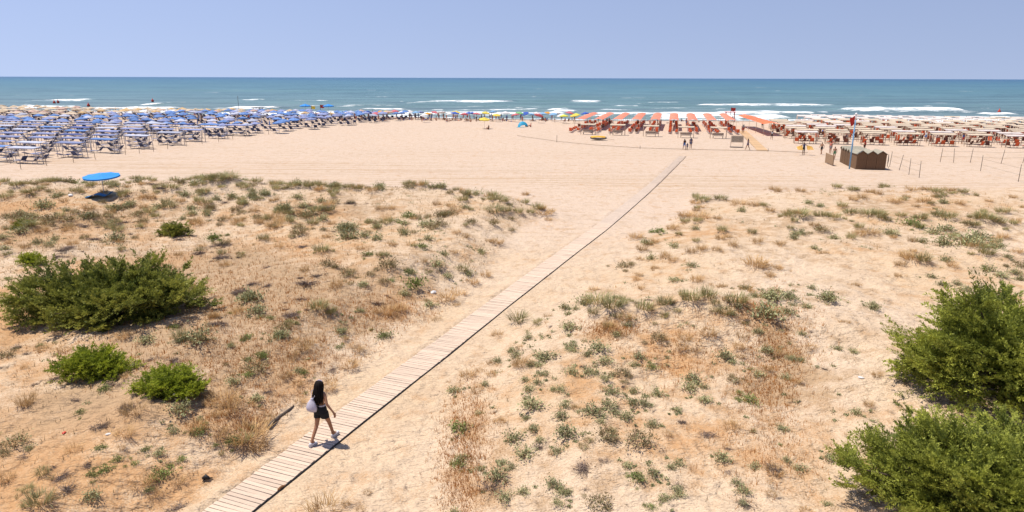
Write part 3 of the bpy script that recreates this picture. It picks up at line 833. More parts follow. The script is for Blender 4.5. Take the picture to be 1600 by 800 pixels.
G_MARRAM = mat('marram_blade', (0.340, 0.310, 0.130), 0.7, .1, 3, (0.200, 0.195, 0.078), island=True, objvar=.2, trans=.2)
G_STRAW = mat('straw_blade', (0.625, 0.413, 0.188), 0.8, .1, 3, (0.325, 0.188, 0.075), island=True, objvar=.22, trans=.2)
G_HOLLY = mat('grey_green_leaf', (0.420, 0.400, 0.200), 0.7, .1, 3, (0.200, 0.205, 0.088), island=True, objvar=.2, trans=.15)
G_GREEN = mat('fresh_green_leaf', (0.280, 0.310, 0.085), 0.6, .1, 3, (0.120, 0.155, 0.040), island=True, objvar=.2, trans=.2)
G_EVER = mat('everlasting_head', (0.365, 0.257, 0.115), 0.8, .1, 3, (0.155, 0.124, 0.057), island=True, objvar=.2, trans=.1)
G_DEAD = mat('dead_twig', (0.254, 0.181, 0.138), 0.9, .1, 3, (0.109, 0.078, 0.065), island=True, objvar=.2)
G_STEM = mat('dry_stem', (0.20, 0.13, 0.07), 0.9, .1, 3)
PROTO = {}
def protos():
    for k in 'mthged':
        PROTO[k] = []
        for s in range(6):
            sd = 100 + s * 7
            if k == 'm':   # unit width 1
                V, F, M = join(blades(150, .62, .62, .017, .42, sd, .7), blades(45, .55, .6, .016, .5, sd + 1, .6)); ms = [G_MARRAM, G_STRAW]
            elif k == 't':
                V, F, M = join(blades(170, .58, .66, .014, .45, sd, .55), twigs(25, .4, .1, .012, sd + 2)); ms = [G_STRAW, G_DEAD]
            elif k == 'h':
                V, F, M = join(leaves(330, .46, .42, .085, sd, .35), twigs(30, .42, .35, .016, sd + 1, .9), blades(14, .5, .5, .02, .3, sd + 3)); ms = [G_HOLLY, G_STEM, G_STRAW]
            elif k == 'g':
                V, F, M = join(leaves(360, .48, .36, .08, sd, .4), twigs(24, .42, .3, .016, sd + 1, .9)); ms = [G_GREEN, G_STEM]
            elif k == 'e':
                V, F, M = join(leaves(320, .46, .36, .06, sd, .6), blades(70, .46, .5, .014, .55, sd + 1, .2), leaves(50, .42, .3, .08, sd + 2, .4)); ms = [G_EVER, G_EVER, G_HOLLY]
            else:
                V, F, M = join(twigs(190, .5, .16, .016, sd, .45), leaves(60, .46, .14, .06, sd + 1, .3)); ms = [G_DEAD, G_DEAD]
            PROTO[k].append(mesh_np('plant', V, F, ms, midx=M))
protos()
PNAME = {'m': 'marram_grass', 't': 'straw_tuft', 'h': 'grey_green_shrub', 'g': 'green_shrub', 'e': 'everlasting_bush', 'd': 'dead_bush'}
PTXT = {'m': 'green-straw marram grass clump', 't': 'dry straw-coloured grass tuft', 'h': 'grey-green leafy dune shrub', 'g': 'fresh green dune plant',
        'e': 'rounded brownish everlasting plant', 'd': 'dead grey-brown scrub patch'}
def zone(x, y):
    if path_d(x, y) < 0:
        if y > 47: return 'on the crest of the dune beside the blue umbrellas' if False else 'on the far crest of the big-juniper dune'
        if x > -7 and y > 20: return 'on the dune slope falling to the boardwalk'
        if y > 27: return 'in the brown hollow behind the broad juniper'
        if y > 17: return 'around the two small bright junipers'
        return 'on the near litter-covered dune below the small junipers'
    if y > 46: return 'on the far low dune before the kiosk'
    if y > 29: return 'on the sandy flats behind the round mound'
    if y > 21: return 'on the crest of the round mound beside the boardwalk'
    return 'on the near face of the round mound'
SPECIAL = {(388, 690): 'biggest straw-coloured grass clump, beside the dark driftwood pole', (508, 806): 'bushy straw grass clump standing alone against the near boardwalk edge',
           (548, 577): 'upright straw clump at the boardwalk bend of the dune edge above the walking person', (513, 607): 'straw clump just behind the walking woman\'s head'}
LANDMARKS = [((172, 492), 'the broad dark juniper'), ((148, 586), 'the small spreading juniper'), ((270, 613), 'the rounded bright juniper'), ((273, 366), 'the little dark juniper'), ((50, 413), 'the tiny yellowish juniper'),
             ((163, 306), 'the dune umbrella'), ((1500, 560), 'the tall juniper'), ((1450, 750), 'the corner juniper'), ((440, 652), 'the driftwood pole'), ((323, 751), 'the black charred root'),
             ((169, 679), 'the white plastic scrap'), ((111, 308), 'the crumpled white bag'), ((677, 459), 'the pale flat stone'), ((1345, 592), 'the white shell scrap'), ((505, 690), 'the walking person'),
             ((1350, 275), 'the brown cabins'), ((1591, 284), 'the nearest fence post'), ((1060, 250), 'the boardwalk end'), ((390, 790), 'the near hose end'), ((925, 358), 'the boardwalk step'),
             ((955, 625), 'the round mound centre'), ((1050, 480), 'the round mound crest'), ((860, 338), 'the last seaward dune')]
def plant_things():
    r = random.Random(9)
    xs = np.array([p[0] for p in KEPT]); ys = np.array([p[1] for p in KEPT]); zs = height(xs, ys); ks = np.array([p[3] for p in KEPT])
    spec = {}
    for (px, py), t in SPECIAL.items():
        X, Y = at(px, py); i = int(np.argmin((xs - X[0]) ** 2 + (ys - Y[0]) ** 2)); spec[i] = t
    rank = np.full((len(KEPT), len(LANDMARKS)), 999)
    for j, ((px, py), t) in enumerate(LANDMARKS):
        X, Y = at(px, py); d = (xs - X[0]) ** 2 + (ys - Y[0]) ** 2
        for k in 'mthged':
            ii = np.where(ks == k)[0]
            rank[ii[np.argsort(d[ii])], j] = np.arange(len(ii))
    for i, ((x, y, w, k), z) in enumerate(zip(KEPT, zs)):
        o = link(PNAME[k], PROTO[k][r.randrange(6)])
        o.location = (x, y, z - .015); o.rotation_euler = (r.gauss(0, .06), r.gauss(0, .06), r.uniform(0, 6.28))
        s = w * {'m': 1.12, 't': 1.1, 'h': 1.4, 'g': 1.35, 'e': 1.3, 'd': 1.35}[k]; hs = s * r.uniform(.75, 1.05)
        if k in 'mt': hs = min(max(hs, .26), .85)
        o.scale = (s, s, hs)
        j = int(np.argmin(rank[i])); n = int(rank[i, j])
        lab = spec.get(i) or '%s, %s of its kind to %s' % (PTXT[k], 'closest' if n == 0 else nth(n) + ' closest', LANDMARKS[j][1])
        cat = {'m': 'grass', 't': 'grass', 'h': 'shrub', 'g': 'shrub', 'e': 'shrub', 'd': 'scrub'}[k]
        tag(o, lab, cat, PTXT[k] + 's ' + zone(x, y) if not spec.get(i) else 'straw clumps beside the boardwalk', 'thing')
plant_things()

def sprinkle():
    """the fine dry growth nobody could count: stalks and seedlings over the dunes, as one sheet"""
    r = np.random.default_rng(77)
    P = []
    def batch(n, box, cond, w):
        X = r.uniform(box[0], box[1], n); Y = r.uniform(box[2], box[3], n)
        k = cond(X, Y) & (np.abs(path_d(X, Y)) > 1.5)
        px, py = project(X, Y, .8); k &= (px > -30) & (px < 1630) & (py < 830)
        P.append(np.stack([X[k], Y[k], np.full(k.sum(), w)], 1))
    pl = lambda X, Y: r.random(X.shape) < .25 + .9 * np.clip(fbm(X, Y, 4.5, 3, 141), 0, 1)
    batch(52000, (-46, 2, 10, 58), lambda X, Y: inL(X, Y) & pl(X, Y), 1.0)
    batch(16000, (-3, 50, 10, 60), lambda X, Y: inR(X, Y) & (fbm(X, Y, 4.5, 3, 143) > .05) & pl(X, Y), .9)
    orange = np.zeros((0, 2))
    for cx, cy, rx, ry, n in ((730, 660, 22, 55, 900), (722, 745, 22, 50, 900), (1215, 545, 30, 60, 1500), (1195, 610, 30, 30, 500), (600, 490, 50, 20, 900), (370, 660, 45, 25, 700), (330, 430, 150, 50, 2600),
                              (430, 480, 110, 45, 2200), (950, 515, 26, 10, 500), (450, 560, 80, 40, 1500), (1060, 550, 50, 40, 700), (100, 340, 120, 30, 1500), (1180, 490, 40, 14, 500), (280, 560, 120, 40, 1200), (1200, 700, 50, 50, 500)):
        X, Y = at(np.clip(r.normal(cx, rx * 1.0, n), -20, 1620), np.clip(r.normal(cy, ry * .8, n), 285, 810))
        orange = np.concatenate([orange, np.stack([X, Y], 1)])
    k = np.abs(path_d(orange[:, 0], orange[:, 1])) > 1.6
    orange = orange[k]
    P = np.concatenate(P)
    def stalks(xy, hmin, hmax, wid, seed, nb=2):
        q = np.random.default_rng(seed)
        xy = np.repeat(xy, nb, 0); n = len(xy)
        x = xy[:, 0] + q.normal(0, .05, n); y = xy[:, 1] + q.normal(0, .05, n); z = height(x, y) - .01
        h = q.uniform(hmin, hmax, n); a = q.uniform(0, 6.28, n); l = q.normal(0, .35, n)
        d = np.stack([np.cos(a) * np.sin(l), np.sin(a) * np.sin(l), np.cos(l)], 1) * h[:, None]
        b = q.uniform(0, 6.28, n); s = np.stack([np.cos(b), np.sin(b), 0 * b], 1) * (wid * q.uniform(.6, 1.4, n) * (.6 + y / 40))[:, None]
        p = np.stack([x, y, z], 1)
        V = np.stack([p - s, p + s, p + d], 1).reshape(-1, 3)
        return V, np.arange(3 * n).reshape(-1, 3)
    G_OR = mat('orange_dry_grass', (0.620, 0.310, 0.100), 0.85, .1, 3, (0.420, 0.190, 0.055), island=True, trans=.2)
    G_MIX = mat('mixed_dry_stalks', (0.486, 0.351, 0.176), 0.85, .1, 3, (0.162, 0.128, 0.061), island=True, trans=.2)
    V, F = stalks(P[:, :2], .05, .20, .008, 1)
    tag(link('dry_undergrowth', mesh_np('dry_undergrowth', V, F, [G_MIX])), 'sparse dry stalks and seedlings sprinkled over the dunes', 'undergrowth', None, 'stuff')
    V, F = stalks(orange, .03, .16, .008, 2, 3)
    tag(link('orange_grass', mesh_np('orange_grass', V, F, [G_OR])), 'patches of fine orange dry grass on the dunes', 'grass', None, 'stuff')
    # plants beyond the countable ones
    rr = random.Random(4); parts = {}
    xs = np.array([p[0] for p in REST]); ys = np.array([p[1] for p in REST]); zs = height(xs, ys)
    for (x, y, w, k), z in zip(REST, zs):
        sd = rr.randrange(10 ** 6)
        if k in 'mt': v, f = blades(24, .45 * w + .08, .8 * w, .016 * w + .005, .4, sd)
        elif k == 'd': v, f = twigs(40, .6 * w, .12, .012, sd)
        else: v, f = leaves(44, .6 * w, .4 * w, .035 + .05 * w, sd, .3)
        L_ = parts.setdefault(k, [[], [], 0]); L_[0].append(v + np.array([x, y, z])); L_[1].append(f + L_[2]); L_[2] += len(v)
    NM = {'m': ('small_marram_grass', G_MARRAM, 'smallest marram wisps'), 't': ('small_straw_grass', G_STRAW, 'smallest straw grass wisps'), 'h': ('small_grey_green_weeds', G_HOLLY, 'smallest grey-green seedlings'),
          'g': ('small_green_weeds', G_GREEN, 'smallest fresh green seedlings'), 'e': ('small_brown_weeds', G_EVER, 'smallest brownish cushion seedlings'), 'd': ('twig_litter', G_DEAD, 'smallest dead twig heaps')}
    for k, (v, f, _) in parts.items():
        tag(link(NM[k][0], mesh_np(NM[k][0], np.concatenate(v), np.concatenate(f), [NM[k][1]])), NM[k][2] + ' between the dune plants', 'weeds', None, 'stuff')
sprinkle()

# ------------------------------------------------------------------ junipers
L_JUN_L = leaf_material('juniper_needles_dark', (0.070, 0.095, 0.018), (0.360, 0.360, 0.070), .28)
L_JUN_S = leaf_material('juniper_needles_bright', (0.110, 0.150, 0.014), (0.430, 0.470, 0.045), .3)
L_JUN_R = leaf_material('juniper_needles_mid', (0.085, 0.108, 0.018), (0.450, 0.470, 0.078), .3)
M_BARK = mat('juniper_bark', (0.12, 0.085, 0.06), 0.9, .2, 12)
def juniper(px, py, a, b, h, npad, nl, pad, lmat, label, seed, wind=(0, 0), leaf=.06, low=.0, base=None, spikes=6):
    """a wind-pressed juniper: limbs that end in overlapping cushions of short needled shoots"""
    if base is None:
        X, Y = at(px, py); X = X[0]; Y = Y[0]
    else: X, Y = base
    Z = hz(X, Y)
    r = np.random.default_rng(seed)
    root = empty('juniper', (X, Y, Z)); tag(root, label, 'juniper', 'juniper bushes on the dunes')
    az = r.uniform(0, 2 * np.pi, npad); sz = np.clip(low + (1 - low) * r.random(npad), 0, .99)
    d = np.stack([np.cos(az) * np.sqrt(1 - sz ** 2), np.sin(az) * np.sqrt(1 - sz ** 2), sz], 1)
    # uneven outline: a few big lobes plus each limb its own reach
    lob = np.zeros(npad)
    lc = r.normal(0, 1, (15, 3)); lc[:, 2] = np.abs(lc[:, 2]); lc /= np.linalg.norm(lc, axis=1)[:, None]
    for q in lc: lob = np.maximum(lob, np.exp(-((d - q) ** 2).sum(1) / .085))
    reach = (.64 + .40 * lob) * (1.04 - .46 * r.random(npad) ** 1.3)
    tip = r.random(npad) < spikes / npad
    reach = np.where(tip, np.maximum(reach, .8) * r.uniform(1.08, 1.28, npad), reach)
    C = d * reach[:, None] * np.array([a, b, h])
    C[:, :2] += np.array(wind) * (C[:, 2:3] / h)
    C[:, 2] = np.maximum(C[:, 2], .05)
    nrm = d / np.array([a, b, h]); nrm /= np.linalg.norm(nrm, axis=1)[:, None]
    out = np.stack([d[:, 0] + wind[0] * .6, d[:, 1] + wind[1] * .6, .28 + .35 * d[:, 2]], 1) + r.normal(0, .22, (npad, 3)); out /= np.linalg.norm(out, axis=1)[:, None]
    axis = nrm * .55 + np.array([0, 0, .75]) + r.normal(0, .18, (npad, 3)); axis /= np.linalg.norm(axis, axis=1)[:, None]
    axis -= (axis * out).sum(1)[:, None] * out * .6; axis /= np.linalg.norm(axis, axis=1)[:, None]
    side = np.cross(axis, out); side /= np.linalg.norm(side, axis=1)[:, None]
    R_ = pad * r.uniform(.6, 1.25, npad)
    k = nl
    # shoots: several tapering fingers per cushion, each bristling with short leaves
    nf = 7
    fa = r.normal(0, .62, (npad, nf)); fl = r.uniform(.55, 1.15, (npad, nf)) * R_[:, None] * 1.8; fu = r.normal(.10, .22, (npad, nf))
    fd = out[:, None] * np.cos(fa)[..., None] + side[:, None] * np.sin(fa)[..., None] + axis[:, None] * fu[..., None]; fd /= np.linalg.norm(fd, axis=-1, keepdims=True)
    fo = (side[:, None] * r.normal(0, .35, (npad, nf))[..., None] + axis[:, None] * np.abs(r.normal(0, .22, (npad, nf)))[..., None]) * R_[:, None, None]
    fi = r.integers(0, nf, (npad, k)); I = np.arange(npad)[:, None]
    t = r.random((npad, k)) ** .8
    D = fd[I, fi]; U = axis[:, None] - (axis[:, None] * D).sum(-1, keepdims=True) * D; U /= np.linalg.norm(U, axis=-1, keepdims=True) + 1e-6
    S = np.cross(D, U)
    th = r.uniform(-1.9, 1.9, (npad, k)); rad = U * np.cos(th)[..., None] + S * np.sin(th)[..., None]
    rr = (.22 * R_[:, None] * (1 - .75 * t) * np.sqrt(r.random((npad, k))))[..., None]
    P0 = C[:, None] - out[:, None] * (R_ * .55)[:, None, None] + fo[I, fi] + D * (t * fl[I, fi])[..., None] + rad * rr
    P0[..., 2] = np.maximum(P0[..., 2], .02)
    ax = D * .75 + rad * .55 + r.normal(0, .28, (npad, k, 3)); ax /= np.linalg.norm(ax, axis=-1, keepdims=True)
    nd = rad * .8 + axis[:, None] * .7 + r.normal(0, .30, (npad, k, 3))
    sd = np.cross(nd, ax); sd /= np.linalg.norm(sd, axis=-1, keepdims=True) + 1e-6
    s = (leaf * r.uniform(.6, 1.4, (npad, k)))[..., None]
    V = np.stack([P0 - sd * s * .22, P0 + ax * s * .2 + sd * s * .24, P0 + ax * s], 2).reshape(-1, 3)
    F = np.arange(len(V)).reshape(-1, 3)
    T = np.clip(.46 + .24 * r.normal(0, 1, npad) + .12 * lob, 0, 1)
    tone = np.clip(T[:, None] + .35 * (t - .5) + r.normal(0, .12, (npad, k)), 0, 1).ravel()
    me = mesh_np('crown', V, F, [lmat], fattr={'tone': tone})
    link('crown', me, root)
    wood = MB(); st = max(1, npad // 60)
    for i in range(0, npad, st):
        p2 = C[i]; p0 = np.array([p2[0] * .12, p2[1] * .12, -.08]); p1 = p0 * .5 + p2 * .5 + np.array([0, 0, .1 * h])
        ts = np.linspace(0, 1, 6)
        Q = ((1 - ts) ** 2)[:, None] * p0 + (2 * ts * (1 - ts))[:, None] * p1 + (ts ** 2)[:, None] * p2
        wood.tube([tuple(q) for q in Q], [.06 * (1 - q) * min(1, h / 2) + .008 for q in ts], 5)
    wood.build('trunk', M_BARK, root)
    return root
juniper(176, 489, 3.5, 2.15, 1.95, 560, 300, .40, L_JUN_L, 'broad dark green juniper on the brown dune hollow', 3, leaf=.085, spikes=34)
juniper(150, 584, 1.15, .75, .62, 130, 190, .22, L_JUN_S, 'small spreading green juniper with two lobes, next to the rounder one', 4, leaf=.065)
juniper(270, 612, 1.02, .75, .58, 150, 190, .19, L_JUN_S, 'small rounded bright green juniper near the walking person', 5, leaf=.055, low=.05, spikes=2)
juniper(273, 367, .90, .6, .6, 60, 130, .24, L_JUN_L, 'little dark juniper in the hollow behind the broad one', 6, leaf=.085)
juniper(50, 413, .6, .4, .5, 36, 110, .2, L_JUN_S, 'tiny yellowish juniper sprig at the frame edge behind the broad one', 8, leaf=.08)
juniper(38, 358, .5, .4, .45, 30, 110, .2, L_JUN_L, 'tiny dark juniper sprig up the dune from the yellowish one', 18, leaf=.08)
juniper(1575, 606, 2.85, 2.5, 2.7, 680, 420, .40, L_JUN_R, 'tall wind-pressed juniper at the frame edge beside bare sand', 12, wind=(-.3, .15), leaf=.07, spikes=40)
juniper(1555, 780, 3.35, 2.0, 1.4, 720, 420, .32, L_JUN_R, 'low sprawling juniper in the near corner below the tall one', 14, wind=(-.4, .25), leaf=.055, spikes=46)

# ------------------------------------------------------------------ beach furniture prototypes
M_POST = mat('grey_post', (0.46, 0.43, 0.42), 0.6, .08, 3)
M_CREAMPOST = mat('cream_post', (0.55, 0.42, 0.30), 0.7, .1, 3)
M_CANVAS_CREAM = mat('cream_canvas', (0.60, 0.49, 0.36), 0.85, .06, 2, objvar=.08, trans=.15)
M_CANVAS_WHITE = mat('white_canvas', (0.66, 0.58, 0.53), 0.85, .06, 2, objvar=.06, trans=.15)
M_BLUES = [mat('blue_canvas_%s' % n, c, 0.8, .07, 1.5, objvar=.16, trans=.12) for n, c in
           (('azure', (0.125, 0.235, 0.50)), ('periwinkle', (0.24, 0.275, 0.46)), ('faded', (0.44, 0.46, 0.56)), ('navy', (0.10, 0.13, 0.32)))]
M_CREAMU = [mat('pale_canvas_%s' % n, c, 0.8, .07, 1.5, objvar=.1, trans=.15) for n, c in
            (('cream', (0.56, 0.44, 0.30)), ('straw', (0.56, 0.38, 0.18)), ('rose', (0.52, 0.36, 0.29)))]
M_ORANGE = mat('orange_canvas', (0.80, 0.160, 0.058), 0.8, .06, 1.5, objvar=.1, trans=.1)
M_ORANGE_P = mat('faded_orange_canvas', (0.74, 0.235, 0.145), 0.85, .06, 1.5, objvar=.08, trans=.12)
M_BROWN = mat('brown_fabric', (0.20, 0.075, 0.045), 0.8, .1, 3, objvar=.2)
M_SLING = mat('blue_sling', (0.055, 0.075, 0.17), 0.75, .1, 3, objvar=.3)
M_FRAME_W = mat('white_metal', (0.62, 0.61, 0.62), 0.45, .05, 3)
M_FRAME_D = mat('dark_metal', (0.09, 0.075, 0.07), 0.5, .1, 3)

def canopy_round(rad, rise, drop=.16, n=8, sag=.06):
    m = MB(); vs = [(0, 0, rise)]; fs = []
    rings = [(.5, rise * .52 - sag * .3), (1.0, 0.0)]
    for q, z in rings:
        for k in range(n * 2):
            a = math.pi * k / n; s = 1 if k % 2 == 0 else .955
            vs.append((q * rad * s * math.cos(a), q * rad * s * math.sin(a), z - (0 if k % 2 == 0 else sag * q)))
    N2 = n * 2
    for k in range(N2):
        fs.append((0, 1 + k, 1 + (k + 1) % N2))
        fs.append((1 + k, 1 + N2 + k, 1 + N2 + (k + 1) % N2, 1 + (k + 1) % N2))
    o = len(vs)
    for k in range(N2):
        v = vs[1 + N2 + k]; vs.append((v[0] * 1.005, v[1] * 1.005, v[2] - drop))
    for k in range(N2):
        fs.append((1 + N2 + k, o + k, o + (k + 1) % N2, 1 + N2 + (k + 1) % N2))
    m.add(vs, fs)
    return m
def pole_mesh(h, r, m_, name='pole'):
    m = MB(); m.tube([(0, 0, -.3), (0, 0, h)], r, 6); m.tube([(0, 0, h * .86), (0, 0, h * .90)], r * 1.8, 6)
    m.tube([(0, 0, h), (0, 0, h + .09)], [r * 1.6, r * .6], 6)
    return m.mesh(name, m_)
POLE = pole_mesh(2.42, .022, M_POST)
CAN_R = {}
def umb_canopy(m_):
    if m_.name not in CAN_R: CAN_R[m_.name] = canopy_round(1.2, .42).mesh('canopy', m_)
    return CAN_R[m_.name]
CAN_C = {}
def umbrella(x, y, rz, m_, label, group, tilt=0.0, s=1.0, name='beach_umbrella', z=None, closed=False):
    o = empty(name, (x, y, hz2(x, y) if z is None else z), rz); o.scale = (s, s, s)
    p = link('pole', POLE, o)
    if closed:
        if m_.name not in CAN_C: CAN_C[m_.name] = canopy_round(.17, 1.15, .05, 8, .02).mesh('canopy', m_)
        c = link('canopy', CAN_C[m_.name], o); c.location = (0, 0, 1.2); tag(o, 'closed ' + label, 'umbrella', group); return o
    c = link('canopy', umb_canopy(m_), o); c.location = (0, 0, 2.0); c.rotation_euler = (tilt, 0, 0)
    tag(o, label, 'umbrella', group)
    return o
_hc = {}
def hz2(x, y):
    u, v = to_uv(x, y); sv = float(shore_v(np.array(u)))
    z = 0.9 * (1 - float(sstep(16, 72, y)))
    if v > 140: z -= 0.8 * ((v - 140) / (sv - 140)) ** 1.3 if v < sv else 0.8 + .05 * (v - sv)
    return z

def shade_frame(w, d, h, cm, pm, slope=.12, splay=.0, name='shade'):
    """rectangular shade: stretched cloth on four posts"""
    c = MB(); nx = 6
    vs = []; fs = []
    for j in range(3):
        for i in range(nx + 1):
            x = -w / 2 + w * i / nx; y = -d / 2 + d * j / 2
            z = h + slope * (j - 1) - .05 * math.sin(math.pi * ((i * 2) % nx) / nx) * (1 if j == 1 else .5)
            vs.append((x, y, z))
    for j in range(2):
        for i in range(nx):
            a = j * (nx + 1) + i; fs.append((a, a + 1, a + nx + 2, a + nx + 1))
    c.add(vs, fs)
    # front and back valance
    for j in (0, 2):
        o = j * (nx + 1)
        top = vs[o:o + nx + 1]; bot = [(p[0], p[1] + (-.01 if j == 0 else .01), p[2] - .11) for p in top]
        c.add(top + bot, [(i, i + 1, nx + 2 + i, nx + 1 + i) for i in range(nx)])
    posts = []
    for sx in (-1, 1):
        for sy in (-1, 1):
            m = MB(); m.tube([(sx * (w / 2 - .05) * (1 + splay), sy * (d / 2 - .1), -.3), (sx * (w / 2 - .05), sy * (d / 2 - .1), h + slope * sy - .02)], .04, 6)
            posts.append(m.mesh('post', pm))
    fr = MB()
    for sy in (-1, 1):
        fr.tube([(-w / 2, sy * (d / 2 - .1), h + slope * sy - .05), (w / 2, sy * (d / 2 - .1), h + slope * sy - .05)], .025, 5)
    return c.mesh('cloth', cm), posts, fr.mesh('crossbar', pm)
def place_shade(P, x, y, rz, label, group, name='beach_gazebo', near=True, sc=(1, 1, 1)):
    o = empty(name, (x, y, hz2(x, y)), rz); o.scale = sc
    link('cloth', P[0], o)
    for p in P[1]: link('post', p, o)
    if near: link('crossbar', P[2], o)
    tag(o, label, 'gazebo', group)
    return o

def lounger_meshes(sling_m, frame_m, back=R(45), L=1.25, B=.75, w=.62):
    f = MB()
    for sx in (-1, 1):
        f.tube([(sx * w / 2, -.1, .34), (sx * w / 2, L, .34)], .02, 4)
        f.tube([(sx * w / 2, 0, .34), (sx * w / 2, -B * math.cos(back), .34 + B * math.sin(back))], .02, 4)
        for yy in (.1, L - .15): f.tube([(sx * w / 2, yy, .34), (sx * w / 2, yy - .04, -.05)], .02, 4)
    f.tube([(-w / 2, L, .34), (w / 2, L, .34)], .02, 4); f.tube([(-w / 2, .1, .1), (w / 2, .1, .1)], .015, 4)
    s = MB()
    s.add([(-w / 2, 0, .335), (w / 2, 0, .335), (w / 2, L * .5, .31), (-w / 2, L * .5, .31), (w / 2, L, .345), (-w / 2, L, .345),
           (-w / 2, 0, .375), (w / 2, 0, .375), (w / 2, L * .5, .35), (-w / 2, L * .5, .35), (w / 2, L, .385), (-w / 2, L, .385)],
          [(0, 3, 2, 1), (3, 5, 4, 2), (6, 7, 8, 9), (9, 8, 10, 11), (0, 1, 7, 6), (4, 5, 11, 10), (1, 2, 8, 7), (2, 4, 10, 8), (3, 0, 6, 9), (5, 3, 9, 11)])
    b = MB()
    cy, cz = math.cos(back), math.sin(back)
    def bp(x, t, o): return (x, -B * t * cy + o * cz, .36 + B * t * cz + o * cy)
    b.add([bp(-w / 2, 0, 0), bp(w / 2, 0, 0), bp(w / 2, 1, 0), bp(-w / 2, 1, 0), bp(-w / 2, 0, .035), bp(w / 2, 0, .035), bp(w / 2, 1, .035), bp(-w / 2, 1, .035)],
          [(0, 1, 2, 3), (7, 6, 5, 4), (0, 4, 5, 1), (1, 5, 6, 2), (2, 6, 7, 3), (3, 7, 4, 0)])
    return f.mesh('frame', frame_m), s.mesh('seat', sling_m), b.mesh('backrest', sling_m)
LG_BLUE = lounger_meshes(M_SLING, M_FRAME_W)
LG_BLUE2 = lounger_meshes(M_BLUES[1], M_FRAME_W, R(20))
LG_ORANGES = [lounger_meshes(M_ORANGE, M_FRAME_W, R(58), 1.15, .72, .54), lounger_meshes(M_ORANGE, M_FRAME_W, R(35), 1.15, .72, .54), lounger_meshes(M_BROWN, M_FRAME_W, R(50), 1.15, .72, .54), lounger_meshes(M_ORANGE_P, M_FRAME_W, R(12), 1.15, .72, .54)]
LG_CHAIR = lounger_meshes(M_ORANGE, M_FRAME_D, R(68), .5, .62, .58)
LG_CHAIR_B = lounger_meshes(M_BROWN, M_FRAME_D, R(68), .5, .62, .58)
LG_NAVY = lounger_meshes(M_SLING, M_FRAME_D, R(66), .5, .6, .58)
def lounger(P, x, y, rz, label, group, name, cat):
    o = empty(name, (x, y, hz2(x, y)), rz)
    link('frame', P[0], o); link('seat', P[1], o); link('backrest', P[2], o)
    tag(o, label, cat, group)
    return o
def merge_far(name, items, label, cat):
    """what is past the countable number, as one mass"""
    if not items: return
    V = []; F = []; M = []; mats = []; o = 0
    for P, x, y, rz in items:
        c, s = math.cos(rz), math.sin(rz); z = hz2(x, y)
        for me in P:
            if me.materials[0] not in mats: mats.append(me.materials[0])
            mi = mats.index(me.materials[0])
            for v in me.vertices: V.append((x + c * v.co.x - s * v.co.y, y + s * v.co.x + c * v.co.y, z + v.co.z))
            for p in me.polygons: F.append(tuple(o + i for i in p.vertices)); M.append(mi)
            o += len(me.vertices)
    me = bpy.data.meshes.new(name); me.from_pydata(V, [], F)
    for m in mats: me.materials.append(m)
    me.polygons.foreach_set('material_index', M); me.update()
    tag(link(name, me), label, cat, None, 'stuff')
def in_frame(x, y, z=1.0, m=14):
    px, py = project(x, y, z); return -m < px < 1600 + m

ROT = -BA            # things set square to the shore
rb = random.Random(21)
